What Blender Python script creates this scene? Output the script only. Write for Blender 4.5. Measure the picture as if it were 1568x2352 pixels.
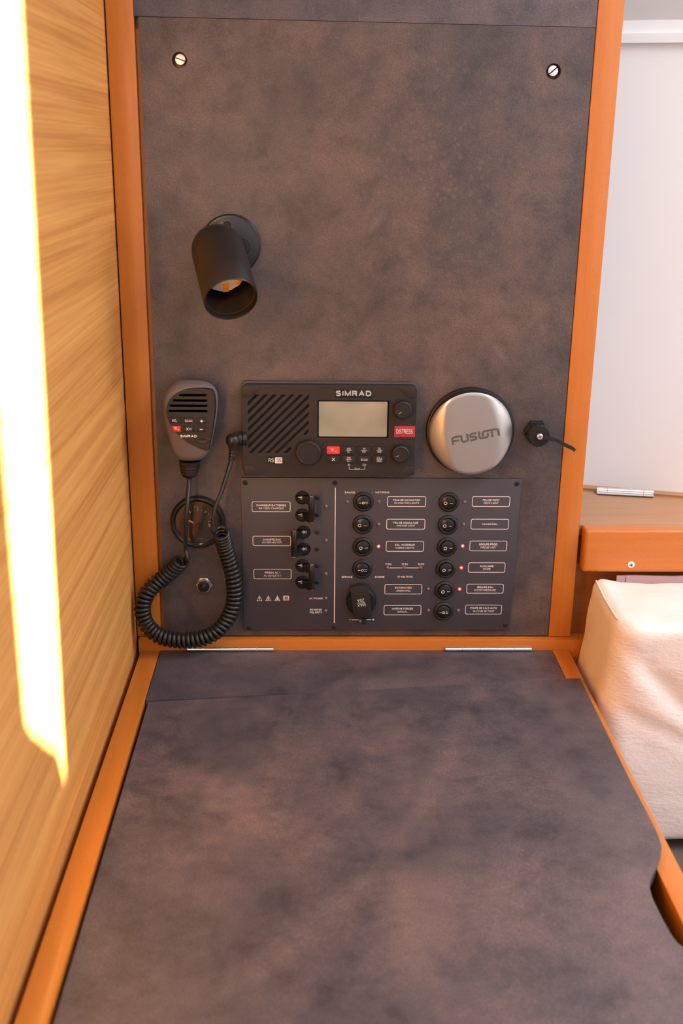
import bpy, bmesh, math, random
from mathutils import Vector, Matrix, noise

for _o in list(bpy.data.objects):
    bpy.data.objects.remove(_o)
scene = bpy.context.scene
COL = scene.collection
random.seed(7)
PI = math.pi

# ------------------------------------------------------------------ camera
FPX, CX, CY = 2500.0, 784.0, 1176.0
CAM = Vector((0.0, -1.175, 0.5611))
W = Matrix(((0.9996, 0.0032, 0.0283), (-0.0258, -0.3167, 0.9482), (0.0120, -0.9485, -0.3165)))
_r, _d, _f = Vector(W.col[0]).normalized(), Vector(W.col[1]), Vector(W.col[2]).normalized()
_r = (_r - _f * _r.dot(_f)).normalized()
_d = _f.cross(_r)
W = Matrix((_r, _d, _f)).transposed()
cam_data = bpy.data.cameras.new('camera')
cam_data.sensor_fit = 'HORIZONTAL'
cam_data.sensor_width = 24.0
cam_data.lens = FPX / 1568.0 * 24.0
cam_data.clip_start = 0.02
cam_data.dof.use_dof = True
cam_data.dof.focus_distance = 1.21
cam_data.dof.aperture_fstop = 6.3
cam = bpy.data.objects.new('camera', cam_data)
COL.objects.link(cam)
cam.matrix_world = Matrix.Translation(CAM) @ Matrix((_r, -_d, -_f)).transposed().to_4x4()
scene.camera = cam


def ray(px, py):
    return W @ Vector(((px - CX) / FPX, (py - CY) / FPX, 1.0))


def at(px, py, Y):
    k = ray(px, py)
    return CAM + k * ((Y - CAM.y) / k.y)


def onz(px, py, Z):
    k = ray(px, py)
    return CAM + k * ((Z - CAM.z) / k.z)


# ------------------------------------------------------------------ light
world = bpy.data.worlds.new('sky')
scene.world = world
world.use_nodes = True
wn = world.node_tree.nodes
wn['Background'].inputs['Color'].default_value = (0.72, 0.84, 1.0, 1)
wn['Background'].inputs['Strength'].default_value = 1.0

SUN = Vector((-0.60, 0.75, -0.27)).normalized()
sun_data = bpy.data.lights.new('sun', 'SUN')
sun_data.energy = 125.0
sun_data.angle = math.radians(0.53)
sun_data.color = (1.0, 0.93, 0.83)
sun = bpy.data.objects.new('sun', sun_data)
COL.objects.link(sun)
sun.rotation_euler = SUN.to_track_quat('-Z', 'Y').to_euler()


def area(name, loc, target, sx, sy, power, color):
    l = bpy.data.lights.new(name, 'AREA')
    l.shape = 'RECTANGLE'
    l.size, l.size_y, l.energy, l.color = sx, sy, power, color
    o = bpy.data.objects.new(name, l)
    COL.objects.link(o)
    o.location = loc
    o.rotation_euler = (Vector(target) - Vector(loc)).to_track_quat('-Z', 'Y').to_euler()
    return o


# daylight entering by the deck hatch over the chart table and the saloon hatch on the right, plus two added fill lights
area('hatch_daylight', (0.25, -1.25, 1.335), (0.25, -1.25, 0), 0.75, 0.75, 6.5, (0.62, 0.79, 1.0))
area('aft_fill_light', (0.95, -1.86, 0.80), (0.0, -0.6, 0.3), 0.45, 0.9, 2.0, (0.86, 0.93, 1.0))  # added fill from aft, brightens the near part of the plywood wall
area('starboard_fill_light', (2.26, -0.85, 0.55), (0.0, -0.6, 0.3), 1.0, 0.45, 12.0, (0.96, 0.97, 1.0))  # added fill from the right for the plywood wall; no portlight is built
area('saloon_hatch_daylight', (1.15, -0.55, 1.335), (1.15, -0.55, 0), 0.75, 0.75, 24.0, (0.92, 0.96, 1.0))

vs = scene.view_settings
vs.view_transform = 'Standard'
vs.look = 'None'
vs.gamma = 1.0
vs.use_curve_mapping = False
vs.exposure = 0.0
scene.cycles.use_denoising = True
scene.cycles.use_adaptive_sampling = True
scene.cycles.adaptive_threshold = 0.02
scene.cycles.max_bounces = 7
scene.cycles.diffuse_bounces = 4
scene.cycles.glossy_bounces = 3
scene.cycles.transmission_bounces = 4
scene.cycles.caustics_reflective = False
scene.cycles.caustics_refractive = False

# ------------------------------------------------------------------ materials
MATS = {}


def mat(name, color, rough=0.5, metal=0.0, coat=0.0, spec=0.5, emit=None, estr=0.0):
    m = bpy.data.materials.new(name)
    m.use_nodes = True
    b = m.node_tree.nodes['Principled BSDF']
    b.inputs['Base Color'].default_value = (*color, 1)
    b.inputs['Roughness'].default_value = rough
    b.inputs['Metallic'].default_value = metal
    b.inputs['Coat Weight'].default_value = coat
    b.inputs['Coat Roughness'].default_value = 0.05
    b.inputs['Specular IOR Level'].default_value = spec
    if emit:
        b.inputs['Emission Color'].default_value = (*emit, 1)
        b.inputs['Emission Strength'].default_value = estr
    MATS[name] = m
    return m


class NT:
    """small helper round a node tree"""

    def __init__(self, m):
        self.t = m.node_tree
        self.b = self.t.nodes['Principled BSDF']

    def n(self, typ, **kw):
        nd = self.t.nodes.new(typ)
        for k, v in kw.items():
            if k in nd.inputs.keys():
                nd.inputs[k].default_value = v
            else:
                setattr(nd, k, v)
        return nd

    def l(self, a, b):
        self.t.links.new(a, b)

    def coords(self, scale=(1, 1, 1), rot=(0, 0, 0), loc=(0, 0, 0)):
        tc = self.n('ShaderNodeTexCoord')
        mp = self.n('ShaderNodeMapping')
        mp.inputs['Scale'].default_value = scale
        mp.inputs['Rotation'].default_value = rot
        mp.inputs['Location'].default_value = loc
        self.l(tc.outputs['Object'], mp.inputs['Vector'])
        return mp.outputs['Vector']

    def noise(self, vec, scale, detail=3, rough=0.5):
        nd = self.n('ShaderNodeTexNoise')
        nd.inputs['Scale'].default_value = scale
        nd.inputs['Detail'].default_value = detail
        nd.inputs['Roughness'].default_value = rough
        self.l(vec, nd.inputs['Vector'])
        return nd.outputs['Fac']

    def ramp(self, fac, stops):
        r = self.n('ShaderNodeValToRGB')
        e = r.color_ramp.elements
        while len(e) < len(stops):
            e.new(0.5)
        for el, (p, c) in zip(e, stops):
            el.position = p
            el.color = (*c, 1) if len(c) == 3 else c
        self.l(fac, r.inputs['Fac'])
        return r.outputs['Color']

    def mix(self, fac, a, b, mode='MIX'):
        m = self.n('ShaderNodeMix', data_type='RGBA', blend_type=mode)
        for sock, v in ((m.inputs[0], fac), (m.inputs[6], a), (m.inputs[7], b)):
            if isinstance(v, (int, float)):
                sock.default_value = v
            elif isinstance(v, tuple):
                sock.default_value = (*v, 1)
            else:
                self.l(v, sock)
        return m.outputs[2]

    def math(self, op, a, b=0.0):
        m = self.n('ShaderNodeMath', operation=op)
        for sock, v in ((m.inputs[0], a), (m.inputs[1], b)):
            if isinstance(v, (int, float)):
                sock.default_value = v
            else:
                self.l(v, sock)
        return m.outputs[0]

    def bump(self, h, strength, dist):
        bp = self.n('ShaderNodeBump')
        bp.inputs['Strength'].default_value = strength
        bp.inputs['Distance'].default_value = dist
        self.l(h, bp.inputs['Height'])
        self.l(bp.outputs['Normal'], self.b.inputs['Normal'])


def laminate(name, spots=None, scuffs=(), tint=(0.58, 0.575, 0.60)):
    """dark stone-effect laminate: soft blotches, fine fleck, slight leathery relief"""
    m = mat(name, (0.1, 0.08, 0.08), 0.44, spec=0.6)
    t = NT(m)
    v = t.coords()
    big = t.noise(v, 7.0, 6, 0.62)
    c1 = t.ramp(big, [(0.34, (0.080, 0.069, 0.076)), (0.5, (0.124, 0.096, 0.094)), (0.65, (0.188, 0.132, 0.118))])
    mid = t.noise(v, 34.0, 5, 0.65)
    c2 = t.ramp(mid, [(0.30, (0.45, 0.46, 0.50)), (0.5, (1, 1, 1)), (0.70, (1.40, 1.28, 1.20))])
    col = t.mix(0.75, c1, c2, 'MULTIPLY')
    fine = t.noise(v, 650.0, 3, 0.7)
    c3 = t.ramp(fine, [(0.3, (0.50, 0.50, 0.52)), (0.52, (1, 1, 1)), (0.75, (1.75, 1.68, 1.62))])
    col = t.mix(0.8, col, c3, 'MULTIPLY')
    if spots:
        # dried drops: small pale dots in a cloud
        vo = t.n('ShaderNodeTexVoronoi')
        vo.inputs['Scale'].default_value = 120.0
        t.l(v, vo.inputs['Vector'])
        dots = t.ramp(vo.outputs['Distance'], [(0.20, (1, 1, 1)), (0.36, (0, 0, 0))])
        g = t.n('ShaderNodeTexGradient', gradient_type='SPHERICAL')
        mp = t.coords((1 / 0.13, 1.0, 1 / 0.17), (0, 0, 0), (-spots[0] / 0.13, 0, -spots[1] / 0.17))
        t.l(mp, g.inputs['Vector'])
        cl = t.math('MULTIPLY', dots, t.math('MULTIPLY', g.outputs['Fac'], t.noise(v, 45.0, 1)))
        cl = t.math('MULTIPLY', cl, 0.60)
        col = t.mix(cl, col, (0.30, 0.21, 0.175))
    for (sx, sz, ang, ln, wd) in scuffs:
        g = t.n('ShaderNodeTexGradient', gradient_type='SPHERICAL')
        tc = t.n('ShaderNodeTexCoord')
        m1 = t.n('ShaderNodeMapping')
        m1.inputs['Location'].default_value = (-sx, 0, -sz)
        m2 = t.n('ShaderNodeMapping')
        m2.inputs['Rotation'].default_value = (0, ang, 0)
        m3 = t.n('ShaderNodeMapping')
        m3.inputs['Scale'].default_value = (1 / ln, 1, 1 / wd)
        t.l(tc.outputs['Object'], m1.inputs['Vector'])
        t.l(m1.outputs[0], m2.inputs['Vector'])
        t.l(m2.outputs[0], m3.inputs['Vector'])
        t.l(m3.outputs[0], g.inputs['Vector'])
        k = t.math('MULTIPLY', g.outputs['Fac'], t.noise(v, 300.0, 3))
        col = t.mix(t.math('MULTIPLY', k, 0.7), col, (0.33, 0.28, 0.29))
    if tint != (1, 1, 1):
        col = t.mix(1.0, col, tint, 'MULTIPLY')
    t.l(col, t.b.inputs['Base Color'])
    rel = t.noise(v, 420.0, 4, 0.6)
    t.bump(rel, 0.55, 0.0006)
    return m


def wood(name, dark, light, axis, fleck=0.5, rough=0.32, lines=160.0, coat=0.25):
    """varnished veneer, grain along axis 0/1/2"""
    m = mat(name, light, rough, coat=coat)
    m.node_tree.nodes['Principled BSDF'].inputs['Coat Roughness'].default_value = 0.18
    t = NT(m)
    s = [1.0, 1.0, 1.0]
    s[axis] = 0.012 if lines > 200 else 0.045
    v = t.coords(tuple(s))
    g1 = t.noise(v, lines, 4, 0.6)
    g2 = t.noise(v, lines * 0.18, 3, 0.5)
    gg = t.math('ADD', t.math('MULTIPLY', g1, 0.55), t.math('MULTIPLY', g2, 0.45))
    col = t.ramp(gg, [(0.32, dark), (0.64, light)])
    s2 = [1.0, 1.0, 1.0]
    s2[axis] = 0.16
    v2 = t.coords(tuple(s2))
    fl = t.noise(v2, 1500.0, 1, 0.4)
    fm = t.ramp(fl, [(0.68, (0, 0, 0)), (0.76, (1, 1, 1))])
    col = t.mix(t.math('MULTIPLY', fm, fleck), col, tuple(c * 0.45 for c in dark))
    t.l(col, t.b.inputs['Base Color'])
    return m


LAM_T = laminate('laminate_table', tint=(0.61, 0.68, 0.84))  # same laminate as the board, cool light on the table put into the tint
BEECH_D, BEECH_L = (0.48, 0.145, 0.018), (0.56, 0.182, 0.026)
BEECH_X = wood('beech_grain_x', BEECH_D, BEECH_L, 0)
BEECH_Y = wood('beech_grain_y', BEECH_D, BEECH_L, 1, fleck=0.75)
BEECH_Z = wood('beech_grain_z', BEECH_D, BEECH_L, 2)
VENEER = wood('reddish_veneer', (0.27, 0.085, 0.022), (0.36, 0.12, 0.034), 0, fleck=0.2, lines=90)
PLY = wood('plywood_wall', (0.50, 0.185, 0.036), (0.82, 0.40, 0.115), 1, fleck=0.0, rough=0.42, lines=380.0, coat=0.1)
SHELFW = wood('shelf_wood', (0.33, 0.15, 0.055), (0.44, 0.21, 0.085), 0, fleck=0.1, rough=0.35, lines=120)
BLACK = mat('black_plastic', (0.010, 0.0085, 0.0085), 0.40, spec=0.35)
BLACKM = mat('black_matte', (0.014, 0.012, 0.012), 0.58, spec=0.35)
BLACKG = mat('black_gloss', (0.008, 0.008, 0.008), 0.12)
VOID = mat('dark_void', (0.004, 0.004, 0.004), 0.9)
LAMPB = mat('lamp_black_paint', (0.013, 0.010, 0.0095), 0.36, spec=0.42)
RADIO = mat('radio_black', (0.021, 0.017, 0.016), 0.5, spec=0.35)
RADIO2 = mat('radio_gasket', (0.05, 0.042, 0.042), 0.55)
MICB = mat('mic_grey', (0.135, 0.108, 0.100), 0.55)
MICF = mat('mic_face', (0.018, 0.0135, 0.0125), 0.42, spec=0.35)
CORD = mat('cord_rubber', (0.015, 0.012, 0.011), 0.36, spec=0.4)
CHROME = mat('chrome', (0.82, 0.81, 0.80), 0.22, 1.0)
STEEL = mat('steel', (0.80, 0.78, 0.75), 0.30, 1.0)
BRASS = mat('copper_pin', (0.85, 0.62, 0.48), 0.25, 1.0)
SILVER = mat('satin_silver', (0.40, 0.38, 0.375), 0.42, 0.85)
INKW = mat('white_print', (0.78, 0.74, 0.74), 0.55)
INKG = mat('grey_print', (0.36, 0.34, 0.33), 0.5)
INKK = mat('black_print', (0.015, 0.015, 0.015), 0.5)
LOGOG = mat('logo_grey', (0.085, 0.08, 0.075), 0.45)
RED = mat('red_button', (0.72, 0.035, 0.04), 0.4)
DRED = mat('dark_red_button', (0.30, 0.028, 0.040), 0.4)
LEDOFF = mat('led_clear', (0.15, 0.105, 0.105), 0.2, spec=0.6)
LEDON = mat('led_red_lit', (0.9, 0.15, 0.1), 0.2, emit=(1.0, 0.05, 0.03), estr=1.6)
LEDHOT = mat('led_core_lit', (1, 0.8, 0.7), 0.2, emit=(1.0, 0.30, 0.18), estr=3.0)
PCB = mat('white_circuit_board', (0.75, 0.72, 0.70), 0.45)
PHOS = mat('led_phosphor', (0.95, 0.42, 0.02), 0.4)
WHITE = mat('white_liner', (0.86, 0.845, 0.85), 0.6)
HEADL = mat('headliner', (0.62, 0.60, 0.585), 0.8)
PLATE = mat('anthracite_plate', (0.045, 0.041, 0.050), 0.48)
NT(PLATE).bump(NT(PLATE).noise(NT(PLATE).coords(), 1500.0, 2), 0.12, 0.0003)
SEATG = mat('taupe_seat', (0.13, 0.095, 0.075), 0.8)
LILAC = mat('lilac_fabric', (0.55, 0.40, 0.45), 0.85)
_t = NT(LILAC)
_t.bump(_t.noise(_t.coords((1, 1, 1)), 1400.0, 2), 0.4, 0.0005)
LEATHER = mat('white_leather', (0.83, 0.73, 0.69), 0.5)
_t = NT(LEATHER)
_v = _t.coords((1, 1, 2.2), (0, 0.35, 0))
_h = _t.math('ADD', _t.math('MULTIPLY', _t.noise(_v, 130.0, 4, 0.6), 0.7), _t.math('MULTIPLY', _t.noise(_v, 45.0, 2), 0.6))
_t.bump(_h, 0.45, 0.0022)
LCD = mat('lcd_grey_green', (0.32, 0.32, 0.245), 0.28, spec=0.5)
_t = NT(LCD)
_t.l(_t.ramp(_t.noise(_t.coords(), 18.0, 2), [(0.35, (0.235, 0.25, 0.195)), (0.65, (0.36, 0.345, 0.275))]), _t.b.inputs['Base Color'])
DIAL = mat('gauge_dial', (0.020, 0.015, 0.012), 0.35, coat=0.0)
GLASS = mat('gauge_glass', (1, 1, 1), 0.03)
_n = GLASS.node_tree.nodes
_n.remove(_n['Principled BSDF'])
_tr, _gl, _fr, _mx = (_n.new('ShaderNodeBsdf' + 'Transparent'), _n.new('ShaderNodeBsdfGlossy'), _n.new('ShaderNodeFresnel'), _n.new('ShaderNodeMixShader'))
_gl.inputs['Roughness'].default_value = 0.04
_fr.inputs['IOR'].default_value = 1.6
GLASS.node_tree.links.new(_fr.outputs[0], _mx.inputs[0])
GLASS.node_tree.links.new(_tr.outputs[0], _mx.inputs[1])
GLASS.node_tree.links.new(_gl.outputs[0], _mx.inputs[2])
GLASS.node_tree.links.new(_mx.outputs[0], _n['Material Output'].inputs['Surface'])
FLOORM = wood('cabin_sole', (0.16, 0.085, 0.04), (0.24, 0.13, 0.06), 1, lines=60)
HATCHP = mat('frosted_hatch', (0.7, 0.72, 0.75), 0.5)

# ------------------------------------------------------------------ mesh helpers
WL = {}


def finish(name, me, m, parent=None, smooth=35):
    """link a mesh whose vertices are in world space; origin goes to the base centre"""
    n = len(me.vertices)
    xs = [v.co.copy() for v in me.vertices]
    lo = Vector((min(c.x for c in xs), min(c.y for c in xs), min(c.z for c in xs)))
    hi = Vector((max(c.x for c in xs), max(c.y for c in xs), max(c.z for c in xs)))
    org = Vector(((lo.x + hi.x) / 2, (lo.y + hi.y) / 2, lo.z))
    me.transform(Matrix.Translation(-org))
    me.materials.clear()
    me.materials.append(m)
    if smooth:
        me.polygons.foreach_set('use_smooth', [True] * len(me.polygons))
        me.set_sharp_from_angle(angle=math.radians(smooth))
    me.update()
    o = bpy.data.objects.new(name, me)
    COL.objects.link(o)
    WL[o] = org
    if parent is not None:
        o.parent = parent
        o.location = org - WL[parent]
    else:
        o.location = org
    return o


def obj(name, bm, m, parent=None, smooth=35):
    bmesh.ops.remove_doubles(bm, verts=bm.verts, dist=1e-6)
    bmesh.ops.recalc_face_normals(bm, faces=bm.faces)
    me = bpy.data.meshes.new(name)
    bm.to_mesh(me)
    bm.free()
    return finish(name, me, m, parent, smooth)


def thing(name, label, cat, loc, group=None):
    o = bpy.data.objects.new(name, None)
    o.empty_display_size = 0.02
    COL.objects.link(o)
    o.location = loc
    WL[o] = Vector(loc)
    o['label'] = label
    o['category'] = cat
    if group:
        o['group'] = group
    return o


def tag(o, label, cat, group=None):
    o['label'] = label
    o['category'] = cat
    if group:
        o['group'] = group
    return o


def struct(name, bm, m, label=None, smooth=35):
    o = obj(name, bm, m, None, smooth)
    o['kind'] = 'structure'
    if label:
        o['label'] = label
    return o


def hexa(bm, pts, bevel=0.0, seg=2):
    """8 corner points: bottom 4 (ccw) then top 4"""
    vs_ = [bm.verts.new(p) for p in pts]
    fs = [bm.faces.new([vs_[i] for i in f]) for f in
          ((3, 2, 1, 0), (4, 5, 6, 7), (0, 1, 5, 4), (1, 2, 6, 5), (2, 3, 7, 6), (3, 0, 4, 7))]
    if bevel:
        ed = list({e for f in fs for e in f.edges})
        bmesh.ops.bevel(bm, geom=ed, offset=bevel, segments=seg, affect='EDGES', profile=0.6)
    return bm


def box(bm, x0, x1, y0, y1, z0, z1, bevel=0.0, seg=2):
    return hexa(bm, [(x0, y0, z0), (x1, y0, z0), (x1, y1, z0), (x0, y1, z0),
                     (x0, y0, z1), (x1, y0, z1), (x1, y1, z1), (x0, y1, z1)], bevel, seg)


def B(*a, **k):
    return box(bmesh.new(), *a, **k)


def basis(axis):
    a = Vector(axis).normalized()
    u = a.orthogonal().normalized()
    if abs(a.y) > 0.99:
        u = Vector((1, 0, 0))
    elif abs(a.z) > 0.99:
        u = Vector((1, 0, 0))
    w = a.cross(u)
    return a, u, w


def lathe(bm, c, axis, prof, seg=32, rmod=None):
    """prof: list of (r, h along axis); r == 0 makes a pole"""
    c = Vector(c)
    a, u, w = basis(axis)
    rings = []
    for r, h in prof:
        if r <= 1e-9:
            rings.append([bm.verts.new(c + a * h)])
        else:
            ring = []
            for i in range(seg):
                t = 2 * PI * i / seg
                rr = r * (rmod(t) if rmod else 1.0)
                ring.append(bm.verts.new(c + a * h + (u * math.cos(t) + w * math.sin(t)) * rr))
            rings.append(ring)
    for p, q in zip(rings, rings[1:]):
        if len(p) == 1 and len(q) == 1:
            continue
        for i in range(seg):
            j = (i + 1) % seg
            if len(p) == 1:
                bm.faces.new((p[0], q[i], q[j]))
            elif len(q) == 1:
                bm.faces.new((p[i], p[j], q[0]))
            else:
                bm.faces.new((p[i], p[j], q[j], q[i]))
    return bm


OUT = (0, -1, 0)


def disc(px, py, Y, prof, seg=32, rmod=None):
    """turned shape on the board, axis towards the viewer; profile in millimetres"""
    p = at(px, py, Y)
    return lathe(bmesh.new(), p, OUT, [(r / 1000, h / 1000) for r, h in prof], seg, rmod)


def prism(bm, poly, y0, y1, bevel=0.0, seg=2):
    """polygon of (x, z) from y0 (back) to y1 (front, smaller)"""
    bk = [bm.verts.new((x, y0, z)) for x, z in poly]
    fr = [bm.verts.new((x, y1, z)) for x, z in poly]
    n = len(poly)
    f0 = bm.faces.new(list(reversed(bk)))
    f1 = bm.faces.new(fr)
    for i in range(n):
        j = (i + 1) % n
        bm.faces.new((bk[i], bk[j], fr[j], fr[i]))
    if bevel:
        bmesh.ops.bevel(bm, geom=list(f1.edges), offset=bevel, segments=seg, affect='EDGES', profile=0.6)
    return bm


def rrect(x0, z0, x1, z1, r, seg=5):
    pts = []
    for cx, cz, a0 in ((x1 - r, z1 - r, 0), (x0 + r, z1 - r, 90), (x0 + r, z0 + r, 180), (x1 - r, z0 + r, 270)):
        for i in range(seg + 1):
            a = math.radians(a0 + 90 * i / seg)
            pts.append((cx + r * math.cos(a), cz + r * math.sin(a)))
    return pts


def pxrect(x0, y0, x1, y1, Y):
    """pixel rectangle on the plane y = Y as (xmin, zmin, xmax, zmax)"""
    a = at(x0, (y0 + y1) / 2, Y)
    b = at(x1, (y0 + y1) / 2, Y)
    c = at((x0 + x1) / 2, y0, Y)
    d = at((x0 + x1) / 2, y1, Y)
    return a.x, d.z, b.x, c.z


def pxpoly(pts, Y):
    return [(p.x, p.z) for p in (at(a, b, Y) for a, b in pts)]


def plate(name, outer, holes, y0, y1, m, parent=None, bevel=0.0, smooth=35):
    """flat plate in the xz plane with real holes"""
    cu = bpy.data.curves.new(name, 'CURVE')
    cu.dimensions = '2D'
    cu.fill_mode = 'BOTH'
    for poly in [outer] + list(holes):
        sp = cu.splines.new('POLY')
        sp.points.add(len(poly) - 1)
        for k, (x, z) in enumerate(poly):
            sp.points[k].co = (x, z, 0, 1)
        sp.use_cyclic_u = True
    cu.extrude = abs(y0 - y1) / 2 - bevel
    cu.bevel_depth = bevel
    cu.bevel_resolution = 1
    cu.offset = -bevel
    o = bpy.data.objects.new(name + '_src', cu)
    COL.objects.link(o)
    bpy.context.view_layer.update()
    me = bpy.data.meshes.new_from_object(o.evaluated_get(bpy.context.evaluated_depsgraph_get()))
    bpy.data.objects.remove(o)
    bpy.data.curves.remove(cu)
    yc = (y0 + y1) / 2
    for v in me.vertices:
        x, y, z = v.co
        v.co = (x, yc - z, y)
    me.name = name
    return finish(name, me, m, parent, smooth)


def circle(cx, cz, r, n=28):
    return [(cx + r * math.cos(2 * PI * i / n), cz + r * math.sin(2 * PI * i / n)) for i in range(n)]


def catmull(pts, per=8):
    pts = [Vector(p) for p in pts]
    out = []
    for i in range(len(pts) - 1):
        p0 = pts[max(i - 1, 0)]
        p1, p2 = pts[i], pts[i + 1]
        p3 = pts[min(i + 2, len(pts) - 1)]
        for k in range(per):
            t = k / per
            out.append(0.5 * ((2 * p1) + (p2 - p0) * t + (2 * p0 - 5 * p1 + 4 * p2 - p3) * t * t
                              + (3 * p1 - p0 - 3 * p2 + p3) * t ** 3))
    out.append(pts[-1])
    return out


def frames(pts):
    tg = []
    for i in range(len(pts)):
        a = pts[max(i - 1, 0)]
        b = pts[min(i + 1, len(pts) - 1)]
        tg.append((b - a).normalized())
    u = tg[0].orthogonal().normalized()
    fr = []
    for t in tg:
        u = (u - t * u.dot(t)).normalized()
        fr.append((t, u, t.cross(u)))
    return fr


def tube(bm, pts, r, seg=8, cap=True):
    fr = frames(pts)
    rings = []
    for i, (p, (t, u, w)) in enumerate(zip(pts, fr)):
        rr = r(i / (len(pts) - 1)) if callable(r) else r
        rings.append([bm.verts.new(p + (u * math.cos(2 * PI * k / seg) + w * math.sin(2 * PI * k / seg)) * rr)
                      for k in range(seg)])
    for a, b in zip(rings, rings[1:]):
        for k in range(seg):
            j = (k + 1) % seg
            bm.faces.new((a[k], a[j], b[j], b[k]))
    if cap:
        bm.faces.new(list(reversed(rings[0])))
        bm.faces.new(rings[-1])
    return bm


def arc(cx, cy, rx, ry, a0, a1, n=8):
    return [(cx + rx * math.cos(math.radians(a0 + (a1 - a0) * i / n)), cy + ry * math.sin(math.radians(a0 + (a1 - a0) * i / n))) for i in range(n + 1)]


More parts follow.
